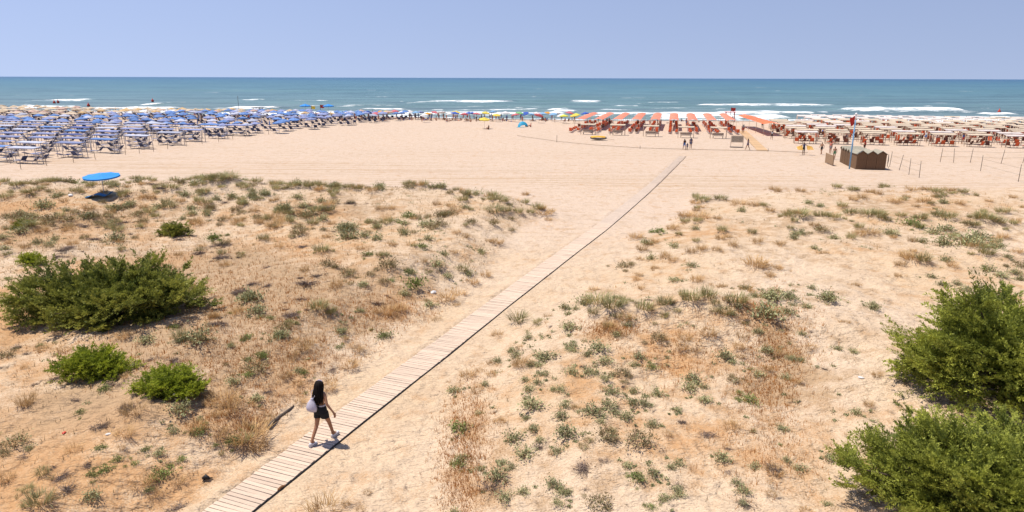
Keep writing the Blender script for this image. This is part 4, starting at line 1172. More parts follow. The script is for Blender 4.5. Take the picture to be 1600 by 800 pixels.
# ------------------------------------------------------------------ the blue bathing club
SH_BLUE = [shade_frame(3.9, 1.0, 1.95, m_, M_POST, .05, .03) for m_ in (M_BLUES[1], M_BLUES[2], M_BLUES[0], M_BLUES[3])]
SH_CREAM_L = shade_frame(4.2, 1.3, 1.95, M_CANVAS_CREAM, M_POST, .06)
blue_items = []
def blue_club():
    v = 66.5; row = 0
    while v < 108:
        col = 0; u = -74.3 - rb.uniform(0, .3)
        while u > -190:
            x, y = from_uv(u + rb.gauss(0, .15), v + rb.gauss(0, .25))
            if in_frame(x, y, 1, 40):
                P = SH_BLUE[rb.choices((0, 1, 2, 3), (5, 5, 2, 1))[0]]
                place_shade(P, x, y, ROT + rb.gauss(0, .03), 'blue rectangular sun shade, %s row from the dunes, %s from the post line' % (nth(row), nth(col)),
                            'blue rectangular shades', near=row < 4)
                for k in (-.95, .95):
                    xx, yy = from_uv(u + k + rb.gauss(0, .15), v - .3 + rb.gauss(0, .2))
                    blue_items.append((LG_BLUE if rb.random() < .7 else LG_BLUE2, xx, yy, ROT + rb.gauss(0, .15) + (math.pi / 2 if rb.random() < .3 else 0),
                                       'under %s-row blue shade number %s from the post line, %s' % (nth(row), nth(col), 'clearing side' if k > 0 else 'far side')))
                blue_items.append((LG_BLUE, *from_uv(u + rb.gauss(0, .4), v + 1.7), ROT + 1.57 + rb.gauss(0, .3), 'seaward of %s-row blue shade, %s from the post line' % (nth(row), nth(col))))
            col += 1; u -= 5.3
        v += 5.9; row += 1
    v = 109.0; row = 0
    while v < 171:
        col = 0; u = -73.5 + 1.7 * (row % 2) + (v - 109) * .12
        while u > -235:
            x, y = from_uv(u + rb.gauss(0, .35), v + rb.gauss(0, .45))
            if in_frame(x, y):
                pale = (v > 134 and u < -122 - (150 - v) * .5) or (v > 150 and rb.random() < .18)
                if v > 118 and u < -122 and row % 2 == 0 and col % 2 == 0:
                    place_shade(SH_CREAM_L, x, y, ROT, 'cream rectangular shade among the pale umbrellas, umbrella row %s, place %s' % (nth(row), nth(col)), 'cream shades of the blue club', near=False)
                elif not (v > 118 and u < -122 and row % 2 == 0):
                    m_ = M_CREAMU[rb.choices((0, 1, 2), (4, 3, 2))[0]] if pale else M_BLUES[rb.choices((0, 1, 2), (5, 3, 2))[0]]
                    umbrella(x, y, rb.random() * 3, m_, '%s round umbrella, %s umbrella row from the dunes, %s from the clearing' % ('pale yellow' if pale else 'blue', nth(row), nth(col)),
                             'pale umbrellas near the water' if pale else 'blue round umbrellas', rb.gauss(0, .09), rb.uniform(.84, 1.0), closed=rb.random() < .07)
                for k in (-.7, .7):
                    if rb.random() < .8:
                        xx, yy = from_uv(u + k, v - .2 + rb.gauss(0, .3))
                        blue_items.append((LG_BLUE, xx, yy, ROT + rb.gauss(0, .3), 'beside umbrella, umbrella row %s, place %s from clearing, %s' % (nth(row), nth(col), 'clearing side' if k > 0 else 'far side')))
            col += 1; u -= 3.9
        v += 5.6; row += 1
    vis = [it for it in blue_items if in_frame(it[1], it[2], .5, 5)]
    vis.sort(key=lambda it: it[2])
    for P, x, y, rz, t in vis[:290]:
        lounger(P, x, y, rz, 'dark blue sun lounger ' + t, 'blue club sun loungers', 'sun_lounger', 'sun lounger')
    merge_far('far_sun_loungers', [it[:4] for it in vis[290:]], 'crowded far sun loungers under the umbrellas', 'sun loungers')
    # posts with a rope along the clearing
    root = None
    m = MB(); m.tube([(0, 0, -.3), (0, 0, .95)], .035, 6); pm = m.mesh('post', mat('fence_post_wood', (0.30, 0.22, 0.15), .8, .15, 6))
    pts = [(33, 265), (73, 259), (115, 254), (149, 249), (196, 242), (218, 240), (240, 237), (262, 233), (291, 229), (316, 225), (342, 222), (364, 218), (383, 215), (420, 210), (456, 205)]
    W = []
    for px, py in pts:
        X, Y = flat_at(np.array(px, float), np.array(py, float), 0.0); W.append((float(X), float(Y)))
    W = [(W[0][0] - 3.0, W[0][1] - 12)] + W
    root = empty('rope_fence', (W[0][0], W[0][1], 0)); tag(root, 'line of thin wooden posts and rope edging the blue bathing club', 'fence')
    for X, Y in W:
        o = link('post', pm, root); o.location = (X - W[0][0], Y - W[0][1], 0); o.rotation_euler = (rb.gauss(0, .05), rb.gauss(0, .05), 0)
    rp = MB()
    for (a, b), (c, d) in zip(W[:-1], W[1:]):
        q = [(a + (c - a) * t - W[0][0], b + (d - b) * t - W[0][1], .8 - .5 * t * (1 - t)) for t in (0, .25, .5, .75, 1)]
        rp.tube(q, .012, 4)
    rp.build('rope', mat('rope', (0.34, 0.25, 0.16), .9, .1, 4), root)
blue_club()

# ------------------------------------------------------------------ the orange bathing club
SH_CREAM = [shade_frame(3.4, 1.25, 1.92, M_CANVAS_CREAM, M_CREAMPOST, .06), shade_frame(3.4, 1.25, 1.92, M_CANVAS_CREAM, M_FRAME_D, .06), shade_frame(3.4, 1.25, 1.92, M_CANVAS_WHITE, M_CREAMPOST, .06)]
def orange_beds():
    n_row = 9; items = []
    for k in range(n_row):
        u = -18.1 + 3.66 * k; v0 = 129.8 + .5 * k
        for j in range(13):
            for s in (-.62, .62):
                x, y = from_uv(u + s + rb.gauss(0, .04), v0 + j * 2.6 + rb.gauss(0, .08))
                items.append((x, y, 'orange sunbed, %s row from the clearing, %s pair from the dunes, %s bed' % (nth(k), nth(j), 'clearing-side' if s < 0 else 'far-side'), s))
        # one long awning over the seaward half
        va, vb = v0 + 7.0, v0 + 34
        x0, y0 = from_uv(u, va)
        root = empty('awning', (x0, y0, 0), ROT); tag(root, 'long orange awning over the %s sunbed row from the clearing' % nth(k), 'awning', 'orange awnings over the sunbed rows')
        np_ = 8; L = (vb - va) / np_
        for i in range(np_):
            m = MB(); w = .92; vs = []; fs = []
            for a in range(5):
                xx = -w + 2 * w * a / 4
                for b_ in range(4):
                    yy = i * L + .05 + (L - .1) * b_ / 3
                    vs.append((xx, yy, 2.05 + .25 * math.cos(xx / w * 1.35) - .05 * math.sin(math.pi * b_ / 3) - .004 * i))
            for a in range(4):
                for b_ in range(3):
                    q = a * 4 + b_; fs.append((q, q + 4, q + 5, q + 1))
            m.add(vs, fs, 0, True)
            m.build('panel', M_ORANGE_P, root)
        for i in range(0, np_ + 1, 2):
            for s in (-1, 1):
                m = MB(); m.tube([(s * .85, i * L, -1.0), (s * .85, i * L, 2.1)], .035, 5); m.build('post', M_CREAMPOST, root)
    for x, y, t, s in items:
        if rb.random() < .08: continue
        o = lounger(LG_ORANGES[rb.choices((0, 1, 2, 3), (5, 4, 1, 3))[0]], x, y, ROT + rb.gauss(0, .05), t, 'orange sunbeds in rows', 'sunbed', 'sunbed')
orange_beds()
def side_awning():
    # the awning that leans along the cream shades
    X, Y = flat_at(np.array([1207., 1163.]), np.array([194., 180.5]), 2.1)
    root = empty('awning', (float(X[0]), float(Y[0]), 0), 0)
    tag(root, 'long bright orange awning beside the cream shades across the sand lane', 'awning', 'orange awnings over the sunbed rows')
    a = Vector((0, 0, 2.1)); b = Vector((float(X[1] - X[0]), float(Y[1] - Y[0]), 2.1)); d = (b - a).normalized(); n = Vector((d.y, -d.x, 0))
    for i in range(8):
        p = a.lerp(b, (i + .02) / 8); q = a.lerp(b, (i + .98) / 8)
        m = MB(); vs = [p - n * 1.5, p - Vector((0, 0, -.25)), p + n * 1.5, q - n * 1.5, q + Vector((0, 0, .25)), q + n * 1.5]
        m.add(vs, [(0, 1, 4, 3), (1, 2, 5, 4)]); m.build('panel', M_ORANGE, root)
        if i % 2 == 0:
            for s in (-1, 1):
                m = MB(); r_ = p + n * 1.4 * s; m.tube([(r_.x, r_.y, -1), (r_.x, r_.y, 2.1)], .035, 5); m.build('post', M_CREAMPOST, root)
side_awning()
def bench_set(x, y, label):
    o = empty('bench', (x, y, hz2(x, y)), ROT)
    m = MB(); m.box((0, 0, .42), (1.9, .42, .06)); m.build('seat', M_CREAMPOST, o)
    m = MB(); m.box((0, .22, .7), (1.9, .05, .4)); m.build('backrest', M_CREAMPOST, o)
    for s in (-.8, .8):
        m = MB(); m.box((s, 0, .19), (.08, .4, .42)); m.build('leg', M_FRAME_D, o)
    tag(o, label, 'bench', 'benches under the front cream shades')
def front_shades():
    for k, (xa, xb, by) in enumerate(((908, 931, 211), (955, 977, 212), (1007, 1030, 214), (1061, 1086, 216), (1113, 1136, 217))):
        X, Y = flat_at(np.array([(xa + xb) / 2.]), np.array([float(by)]), 0.)
        x, y = float(X[0]), float(Y[0]) + 1.0
        place_shade(SH_CREAM[0], x, y, ROT, 'cream shade in front of the orange sunbed rows, %s from the clearing' % nth(k), 'front cream shades', sc=(.8, .9, 1))
        bench_set(x, y + .1, 'wooden bench under the %s front cream shade from the clearing' % nth(k))
front_shades()
def cream_block():
    v0 = 118.0; chairs = []
    for row in range(17):
        v = v0 + row * 5.0
        sh = 30 if row < 6 else 31
        for col in range(34):
            u = 20.6 + col * 5.0 + .9 * (row % 2) - max(0, 3 - row) * 0
            x, y = from_uv(u + rb.gauss(0, .2), v + rb.gauss(0, .2))
            sv = float(shore_v(np.array(u)))
            if not in_frame(x, y, 1, 26) or v > sv - 9: continue
            if row > 7 and u < 30: continue
            dark = col > 8 and rb.random() < .5
            P = SH_CREAM[1] if dark else (SH_CREAM[2] if v > 165 or rb.random() < .2 else SH_CREAM[0])
            place_shade(P, x, y, ROT + rb.gauss(0, .02), 'cream shade of the orange club, %s row from the dunes, %s from the sand lane' % (nth(row), nth(col)), 'cream shades of the orange club', near=row < 4)
            for k in range(3):
                xx, yy = from_uv(u - 1.1 + 1.1 * k + rb.gauss(0, .15), v - .2 + rb.gauss(0, .35))
                set_ = rb.random()
                Pc = LG_NAVY if col > 9 and set_ < .6 else (LG_CHAIR_B if set_ < .45 else LG_CHAIR)
                chairs.append((Pc, xx, yy, ROT + rb.choice((0, 0, math.pi, .6, -.6)) + rb.gauss(0, .2),
                               '%s deck chair, %s cream-shade row, %s shade from the lane, %s place' % ({id(LG_NAVY): 'navy', id(LG_CHAIR_B): 'brown', id(LG_CHAIR): 'orange'}[id(Pc)], nth(row), nth(col), nth(k))))
    chairs = [c for c in chairs if in_frame(c[1], c[2], .5, 4)]
    chairs.sort(key=lambda c: c[2])
    for P, x, y, rz, t in chairs[:290]:
        lounger(P, x, y, rz, t, 'deck chairs under the cream shades', 'deck_chair', 'deck chair')
    merge_far('far_deck_chairs', [c[:4] for c in chairs[290:]], 'far deck chairs under the cream shades near the water', 'deck chairs')
cream_block()

# ------------------------------------------------------------------ kiosk, signs, flagpole, fences
M_CABIN = mat('brown_cabin_wood', (0.225, 0.13, 0.068), .85, .2, 5, (0.12, 0.068, 0.036), .3, stretch=(7, 7, .6))
M_CABIN_L = mat('tan_cabin_wood', (0.36, 0.23, 0.13), .85, .15, 5, stretch=(7, 7, .6))
M_ROOF = mat('grey_felt_roof', (0.33, 0.30, 0.23), .9, .12, 4)
def gpt(px, py, z=0.0):
    X, Y = flat_at(np.array(float(px)), np.array(float(py)), z); return float(X), float(Y)
def cabins():
    x0, y0 = gpt(1337, 264.5); x1, y1 = gpt(1383, 265.5)
    ang = math.atan2(y1 - y0, x1 - x0); W = math.hypot(x1 - x0, y1 - y0) / 3
    def cabin(ox, oy, rz, label, w=W, d=2.3, h=1.72, g=.36):
        root = empty('beach_cabin', (ox, oy, hz2(ox, oy)), rz); tag(root, label, 'cabin', 'row of brown beach cabins')
        wl_ = MB(); e = .012
        wl_.add([(e, 0, -.1), (w - e, 0, -.1), (w - e, d, -.1), (e, d, -.1), (e, 0, h), (w - e, 0, h), (w - e, d, h), (e, d, h), (w / 2, 0, h + g), (w / 2, d, h + g)],
                [(0, 1, 5, 8, 4), (2, 3, 7, 9, 6), (1, 2, 6, 5), (3, 0, 4, 7), (4, 8, 9, 7), (8, 5, 6, 9)])
        wo_ = wl_.build('wall', M_CABIN, root)
        n = 6
        for i in range(n):
            m = MB(); pw = (w - .04) / n; xx = .02 + pw * (i + .5); top = h + g * (1 - abs(xx - w / 2) / (w / 2)) - .08
            m.box((xx, -.014, top / 2), (pw - .025, .028, top)); m.build('plank', M_CABIN, wo_)
        for s in (0, 1):
            m = MB(); xa = -.07 if s == 0 else w + .07
            za = h - .07 * g / (w / 2)
            m.add([(xa if s == 0 else w / 2, -.14, (za if s == 0 else h + g) + .02), (w / 2 if s == 0 else xa, -.14, (h + g if s == 0 else za) + .02),
                   (w / 2 if s == 0 else xa, d + .1, (h + g if s == 0 else za) + .02), (xa if s == 0 else w / 2, d + .1, (za if s == 0 else h + g) + .02),
                   (xa if s == 0 else w / 2, -.14, (za if s == 0 else h + g) + .07), (w / 2 if s == 0 else xa, -.14, (h + g if s == 0 else za) + .07),
                   (w / 2 if s == 0 else xa, d + .1, (h + g if s == 0 else za) + .07), (xa if s == 0 else w / 2, d + .1, (za if s == 0 else h + g) + .07)],
                  [(3, 2, 1, 0), (4, 5, 6, 7), (0, 1, 5, 4), (1, 2, 6, 5), (2, 3, 7, 6), (3, 0, 4, 7)])
            m.build('roof_panel', M_ROOF, root)
        return root
    dx, dy = math.cos(ang), math.sin(ang)
    for i, t in enumerate(('first', 'middle', 'last')):
        cabin(x0 + dx * W * i, y0 + dy * W * i, ang, '%s of three gabled brown plank cabins counted from the flagpole' % t)
    # the wing running back behind the flagpole
    for i in range(4):
        cx, cy = x0 + math.sin(BA) * (2.6 + 1.25 * (i + 1)), y0 + math.cos(BA) * (2.6 + 1.25 * (i + 1))
        cabin(cx - .1, cy, ROT - math.pi / 2, 'brown cabin of the wing behind the blue flagpole, %s from the front' % nth(i), 1.2, 2.0, 1.65, .3)
    # clothes or towel hung on the end post
    m = MB(); xe, ye = x0 + dx * W * 3 + .18, y0 + dy * W * 3
    m.tube([(0, 0, 1.75), (.02, 0, 1.0), (.0, 0, .5), (.25, -.1, .05)], [.05, .06, .08, .02], 6, flat=.4)
    o = m.build('hanging_cloth', mat('dark_cloth', (0.05, 0.04, 0.04), .9, .1, 4)); o.location = (xe, ye, hz2(xe, ye)); tag(o, 'dark strip of cloth hanging at the end of the three cabins', 'cloth')
cabins()
def flagpole():
    x, y = gpt(1327, 264); h = 6.1
    o = empty('flagpole', (x, y, hz2(x, y))); tag(o, 'pale blue flagpole with a red flag beside the brown cabins', 'flagpole')
    m = MB(); m.tube([(0, 0, -.5), (0, 0, h - .6)], [.085, .075], 8); pl_ = m.build('pole', mat('blue_paint', (0.19, 0.38, 0.58), .5, .08, 3), o)
    m = MB(); m.tube([(0, 0, h - .6), (0, 0, h)], [.078, .07], 8); m.tube([(0, 0, h), (0, 0, h + .12), (0, 0, h + .22)], [.14, .13, .03], 8); m.build('pole_top', M_WHITE, pl_)
    m = MB(); vs = []; fs = []
    for i in range(7):
        for j in range(6):
            t = j / 5
            vs.append((-.08 - .10 * i * (1 - .35 * t), .09 * math.sin(i * 1.6 + t), h - .12 - .95 * t - .05 * i))
    for i in range(6):
        for j in range(5): a = i * 6 + j; fs.append((a, a + 1, a + 7, a + 6))
    m.add(vs, fs, 0, True); m.build('flag', mat('red_flag', (0.60, 0.05, 0.035), .8, .1, 3), o)
flagpole()
def reed_screen():
    xa, ya = gpt(1141, 230.5); xb, yb = gpt(1161, 231)
    o = empty('reed_screen', (xa, ya, hz2(xa, ya)), math.atan2(yb - ya, xb - xa)); w = math.hypot(xb - xa, yb - ya)
    tag(o, 'standing grey reed screen in a pale frame beside the sand lane', 'screen')
    n = 16
    for i in range(n):
        m = MB(); m.box((.1 + (w - .2) * (i + .5) / n, 0, 1.28), ((w - .2) / n * .8, .03, .82)); m.build('slat', mat('grey_reed', (0.19, 0.155, 0.12), .9, .2, 6, objvar=.25), o)
    for xx in (0.04, w - .04):
        m = MB(); m.box((xx, 0, .8), (.07, .07, 1.9)); m.build('post', M_CREAMPOST, o)
    for zz in (.82, 1.74):
        m = MB(); m.box((w / 2, 0, zz), (w - .15, .06, .07)); m.build('rail', M_CREAMPOST, o)
    m = MB(); m.box((w / 2, .3, .06), (w + .1, .5, .1)); m.build('foot_beam', M_FRAME_D, o)
reed_screen()
def panel_board():
    xa, ya = gpt(1289, 254); xb, yb = gpt(1301, 259)
    o = empty('plank_board', (xa, ya, hz2(xa, ya)), math.atan2(yb - ya, xb - xa)); w = math.hypot(xb - xa, yb - ya)
    tag(o, 'tan plank board standing on the sand in front of the cabins', 'board')
    for i in range(6):
        m = MB(); m.box((w / 2, 0, .16 + .19 * i), (w, .04, .17)); m.build('plank', M_CABIN_L, o)
    for xx in (.05, w - .05):
        m = MB(); m.box((xx, .05, .55), (.07, .06, 1.3)); m.build('post', M_CABIN_L, o)
panel_board()
M_WIREPOST = mat('thin_iron_post', (0.16, 0.13, 0.10), .7, .1, 5)
def wire_fence(pts, label, h=1.75):
    W = [gpt(*p) for p in pts]
    o = empty('wire_fence', (*W[0], 0)); tag(o, label, 'fence')
    for X, Y in W:
        m = MB(); m.tube([(0, 0, -.4), (0, 0, h)], .032, 6); p = m.build('post', M_WIREPOST, o)
        p.location = (X - W[0][0], Y - W[0][1], hz2(X, Y)); p.rotation_euler = (rb.gauss(0, .03), rb.gauss(0, .04), 0)
    for z in (.7, 1.35):
        m = MB(); m.tube([(X - W[0][0], Y - W[0][1], hz2(X, Y) + z) for X, Y in W], .009, 4); m.build('wire', M_WIREPOST, o)
wire_fence([(1390, 260), (1405, 266), (1420, 273), (1436, 278)], 'four thin posts with wire stepping away from the brown cabins')
wire_fence([(1469, 253), (1490, 254), (1516, 254), (1564, 256), (1598, 255)], 'wire fence running level in front of the cream shades')
wire_fence([(1532, 267), (1591, 284), (1640, 298)], 'wire fence with leaning posts nearest the far dune')
def ground_rope():
    pts = [(808, 213), (870, 222), (930, 228), (1000, 232.5), (1066, 234.5), (1130, 236), (1200, 237), (1262, 240)]
    W = [gpt(*p) for p in pts]
    o = empty('low_rope_fence', (*W[0], 0)); tag(o, 'low rope strung on the beach across the end of the boardwalk', 'rope')
    m = MB(); m.tube([(X - W[0][0], Y - W[0][1], .14 + hz2(X, Y)) for X, Y in W], .028, 5); m.build('rope', mat('brown_rope', (0.22, 0.15, 0.10), .9, .1, 4), o)
    for i in (1, 3, 6):
        X, Y = W[i]; m = MB(); m.tube([(X - W[0][0], Y - W[0][1], -.3), (X - W[0][0], Y - W[0][1], 1.15 if i == 1 else .45)], .035, 6); m.build('post', M_WIREPOST, o)
ground_rope()
def lone_umbrella():
    X, Y = at(163, 306); x, y = float(X[0]), float(Y[0]); z = hz(x, y)
    M_AZ = mat('bright_azure_canvas', (0.022, 0.25, 0.66), .7, .05, 2, trans=.1)
    o = empty('dune_umbrella', (x, y, z), .3); tag(o, 'single bright blue umbrella standing on the dune crest', 'umbrella')
    m = canopy_round(1.22, .15, .10, 10, .02); c = m.build('canopy', M_AZ, o); c.location = (0, 0, 1.42); c.rotation_euler = (R(5), R(-1.5), 0)
    m = MB(); m.tube([(0, 0, -.3), (0, 0, 1.6)], .025, 6); m.build('pole', M_POST, o)
    m = MB()
    for k in range(8):
        a = math.pi * k / 4; m.tube([(0, 0, 1.2), (.6 * math.cos(a), .6 * math.sin(a), 1.5)], .008, 4)
    m.build('ribs', M_POST, bpy.data.objects[c.name]).matrix_parent_inverse = c.matrix_basis.inverted()
    # a low curved lounger beneath it
    m = MB(); n = 12; vs = []; fs = []
    for i in range(n):
        t = i / (n - 1)
        zz = .05 + .20 * math.sin(t * math.pi * 1.15) ** 2 + .28 * max(0, t - .72) / .28
        for sy in (-.3, .3):
            for dz in (0, .05): vs.append((-.85 + 1.7 * t, sy, zz + dz))
    for i in range(n - 1):
        a = i * 4; b = a + 4
        fs += [(a + 1, b + 1, b + 3, a + 3), (a, a + 2, b + 2, b), (a, b, b + 1, a + 1), (a + 2, a + 3, b + 3, b + 2)]
    fs += [(0, 1, 3, 2), ((n - 1) * 4, (n - 1) * 4 + 2, (n - 1) * 4 + 3, (n - 1) * 4 + 1)]
    m.add(vs, fs, 0, True)
    q = m.build('curved_lounger', mat('steel_blue_mesh', (0.05, 0.20, 0.42), .7, .1, 3)); q.location = (x - .15, y - .35, hz(x - .15, y - .35)); q.rotation_euler = (0, 0, .2)
    tag(q, 'low wavy blue lounger lying under the dune umbrella', 'lounger')
lone_umbrella()
def rescue_boat():
    x, y = gpt(935, 219)
    o = empty('pedal_boat', (x, y, hz2(x, y)), R(-12)); tag(o, 'small yellow boat drawn up on the sand near the front shades', 'boat')
    m = MB(); n = 9; vs = []; fs = []
    for i in range(n):
        t = i / (n - 1); w = .62 * math.sin(math.pi * (.12 + .8 * t)) ** .6; x_ = -1.35 + 2.7 * t; rise = .18 * (2 * t - 1) ** 2
        for a in range(7):
            q = math.pi * a / 6; vs.append((x_, -w * math.cos(q), .34 - .30 * math.sin(q) + rise))
    for i in range(n - 1):
        for a in range(6): k = i * 7 + a; fs.append((k, k + 7, k + 8, k + 1))
    fs.append(tuple(range(7))); fs.append(tuple(reversed(range((n - 1) * 7, n * 7))))
    m.add(vs, fs, 0, True); m.build('hull', mat('dark_grey_hull', (0.17, 0.17, 0.18), .5, .1, 3), o)
    m = MB(); vs2 = [];
    for i in range(n):
        t = i / (n - 1); w = .60 * math.sin(math.pi * (.12 + .8 * t)) ** .6; x_ = -1.3 + 2.45 * t
        for a in range(5): q = math.pi * a / 4; vs2.append((x_, -w * math.cos(q), .40 + .24 * math.sin(q) + .10 * math.sin(3 * t)))
    m.add(vs2, [(i * 5 + a, i * 5 + a + 1, i * 5 + a + 6, i * 5 + a + 5) for i in range(n - 1) for a in range(4)], 0, True)
    m.build('cover', mat('yellow_cover', (0.68, 0.36, 0.03), .7, .1, 3), o)
    m = MB(); m.tube([(1.2, 0, .3), (2.6, .1, .08)], .03, 5); m.build('oar', M_CREAMPOST, o)
rescue_boat()
def pop_up_tent():
    x, y = gpt(817, 198); o = empty('beach_tent', (x, y, hz2(x, y)), R(20)); tag(o, 'turquoise pop-up beach shelter on open sand behind the bathers', 'tent')
    m = MB(); vs = []; fs = []
    for i in range(9):
        a = math.pi * i / 8 * .75
        for j in range(9):
            b_ = math.pi * j / 8; vs.append((1.15 * math.cos(b_) * (.55 + .45 * math.sin(a + .5)), -.6 + 1.2 * i / 8, 1.15 * math.sin(b_) * math.sin(.35 + a * .75)))
    for i in range(8):
        for j in range(8): k = i * 9 + j; fs.append((k, k + 1, k + 10, k + 9))
    m.add(vs, fs, 0, True); m.build('shell', mat('turquoise_nylon', (0.03, 0.33, 0.52), .6, .1, 3), o)
    m = MB(); m.box((-.9, -.9, .03), (1.6, .8, .03)); m.build('groundsheet', mat('pale_turquoise', (0.10, 0.45, 0.58), .7, .1, 3), o)
pop_up_tent()
def beach_flags():
    M_YEL = mat('yellow_flag', (0.66, 0.46, 0.05), .8, .1, 3)
    for px, py, top, mf, lab in ((487, 177, 162, M_YEL, 'yellow flag on a thin pole at the waterline'), (501, 178, 161, MATS['red_flag'], 'red flag on a thin pole at the waterline beside the yellow one'),
                                 (374, 179, 150, None, 'bare dark mast standing by the breakers behind the blue umbrellas'), (1141, 186, 166, MATS['red_flag'], 'thin pole with small red flag by the lifeguard frame')):
        x, y = gpt(px, py, -.5); h = (py - top) * math.hypot(y, 10) / FPX
        o = empty('flag_mast', (x, y, hz2(x, y))); tag(o, lab, 'mast')
        m = MB(); m.tube([(0, 0, -.4), (0, 0, h)], .06, 6); m.build('mast', M_FRAME_D, o)
        if mf:
            m = MB(); m.add([(0.05, 0, h - .1), (.75, .1, h - .2), (1.2, -.05, h - .15), (.05, 0, h - 1.0), (.75, .12, h - 1.1), (1.2, -.05, h - 1.0)], [(0, 3, 4, 1), (1, 4, 5, 2)], 0, True); m.build('flag', mf, o)
    x, y = gpt(494, 178, -.5); o = empty('rescue_raft', (x, y + 1, hz2(x, y)), ROT); tag(o, 'red catamaran rescue raft behind the two flags', 'raft')
    for s in (-.6, .6):
        m = MB(); m.tube([(-1.5, s, .5), (-1.0, s, .3), (1.0, s, .3), (1.6, s, .55)], [.06, .22, .22, .05], 8); m.build('float', MATS['red_plastic'], o)
    m = MB(); m.box((0, 0, .62), (1.6, 1.3, .08)); m.build('deck', MATS['red_plastic'], o)
    for px in (478, 514):
        x, y = gpt(px, 181, -.4)
        umbrella(x, y, .3, mat('strong_blue_canvas', (0.02, 0.22, 0.60), .7, .05, 2), 'strong blue waterline umbrella on the %s side of the two flags' % ('blue-club' if px < 490 else 'open-beach'), 'strong blue waterline umbrellas', 0, 1.25, z=hz2(x, y) + .5)
    # lifeguard platform
    for (px, py, lab, mm) in ((404, 181, 'dark lifeguard cabin on stilts near the breakers', M_FRAME_D), (1140, 189, 'open lifeguard frame with red rail at the waterline', MATS['red_plastic'])):
        x, y = gpt(px, py, -.4); o = empty('lifeguard_stand', (x, y, hz2(x, y)), ROT); tag(o, lab, 'stand')
        for sx in (-1.1, 1.1):
            for sy in (-.8, .8): m = MB(); m.tube([(sx, sy, -.4), (sx * .9, sy * .9, 2.4)], .07, 5); m.build('post', mm, o)
        m = MB(); m.box((0, 0, 2.45), (2.7, 2.0, .12)); m.build('roof', mm, o)
        m = MB(); m.box((0, 0, .9), (2.1, 1.5, .08)); m.build('platform', mm, o)
        if px < 500: m = MB(); m.box((.55, 0, 1.55), (.9, 1.4, 1.2)); m.build('cabin', mm, o)
beach_flags()
def buoys():
    for i, (px, py, r_) in enumerate(((85, 161.5, .55), (91, 160.5, .5), (138.5, 166, .55), (238.5, 158.5, .6), (1561, 176, .5))):
        x, y = gpt(px, py, -.6); o = empty('buoy', (x, y, -.55)); tag(o, 'red buoy on the water, %s from the frame edge of the blue club' % nth(i), 'buoy', 'red buoys in the surf')
        m = MB(); m.tube([(0, 0, -.3), (0, 0, 0), (0, 0, .4), (0, 0, .9), (0, 0, 1.3)], [r_ * .5, r_, r_ * .95, r_ * .35, .05], 9); m.build('float', MATS['red_plastic'], o)
        m = MB(); m.tube([(0, 0, 1.25), (0, 0, 1.7)], .04, 5); m.build('staff', M_FRAME_D, o)
buoys()
def crowd_umbrellas():
    cols = [('yellow', (0.74, 0.58, 0.10)), ('royal blue', (0.05, 0.12, 0.48)), ('green', (0.22, 0.48, 0.20)), ('white', (0.75, 0.72, 0.70)), ('red and pink', (0.62, 0.16, 0.18)), ('orange', (0.72, 0.33, 0.05)),
            ('light blue', (0.25, 0.45, 0.66)), ('lime yellow', (0.66, 0.66, 0.08))]
    ms = [(n, mat('canvas_' + n.replace(' ', '_'), c, .8, .08, 1.5, trans=.15)) for n, c in cols]
    fixed = [(604, 181, 0), (628, 180, 3), (650, 181, 6), (668, 183, 5), (663, 187, 3), (711, 182, 1), (713, 179, 0), (726, 184, 4), (733, 179, 1), (738, 179, 1), (745, 182, 4), (759, 180, 0), (776, 185, 0), (770, 178, 6),
             (790, 180, 3), (812, 181, 2), (820, 180, 1), (830, 183, 6), (838, 178, 3), (848, 181, 6), (856, 178, 5), (864, 183, 6), (876, 185, 3), (881, 188, 7), (900, 182, 7), (914, 181, 1), (897, 187, 0), (640, 178, 3),
             (617, 178, 4), (690, 180, 3), (702, 183, 3), (560, 180, 6), (575, 181, 1), (588, 182, 4), (597, 180, 5), (545, 181, 3), (530, 181, 6), (890, 179, 4), (870, 179, 3), (805, 185, 4), (842, 187, 4), (680, 179, 4)]
    for i, (px, py, k) in enumerate(fixed):
        x, y = gpt(px, py + 4.5, -.2); n, m_ = ms[k]
        umbrella(x, y, rb.random() * 3, m_, '%s bathers\' umbrella on the open beach, %s counted along the waterline list from the blue club' % (n, nth(sorted(f[0] for f in fixed).index(px))) if False else
                 '%s umbrella of the open-beach bathers, %s along the waterline from the blue club' % (n, nth(sorted(f[0] for f in fixed).index(px))), 'bathers\' umbrellas on the open beach', rb.gauss(0, .18), rb.uniform(.8, .95))
    x, y = gpt(757, 201); umbrella(x, y, .3, ms[0][1], 'pale yellow umbrella alone on open sand, nearest the dunes', 'bathers\' umbrellas on the open beach', R(8), .95)
crowd_umbrellas()

def lane_walkway():
    a = gpt(1160, 205); b = gpt(1192, 236)
    o = empty('sand_lane_walkway', (a[0], a[1], 0)); tag(o, 'tan plank walkway along the sand lane beside the reed screen', 'walkway')
    d = Vector((b[0] - a[0], b[1] - a[1], 0)); L = d.length; ang = math.atan2(d.y, d.x); n = 48
    me = None
    for i in range(n):
        if me is None:
            m = MB(); m.box((0, 0, 0), (L / n - .06, 1.5, .03)); me = m.mesh('plank', mat('tan_lane_plank', (0.56, 0.36, 0.19), .85, .12, 4, objvar=.12))
        p = link('plank', me, o); q = d * ((i + .5) / n); p.location = (q.x, q.y, hz2(a[0] + q.x, a[1] + q.y) + .06); p.rotation_euler = (0, 0, ang)
lane_walkway()

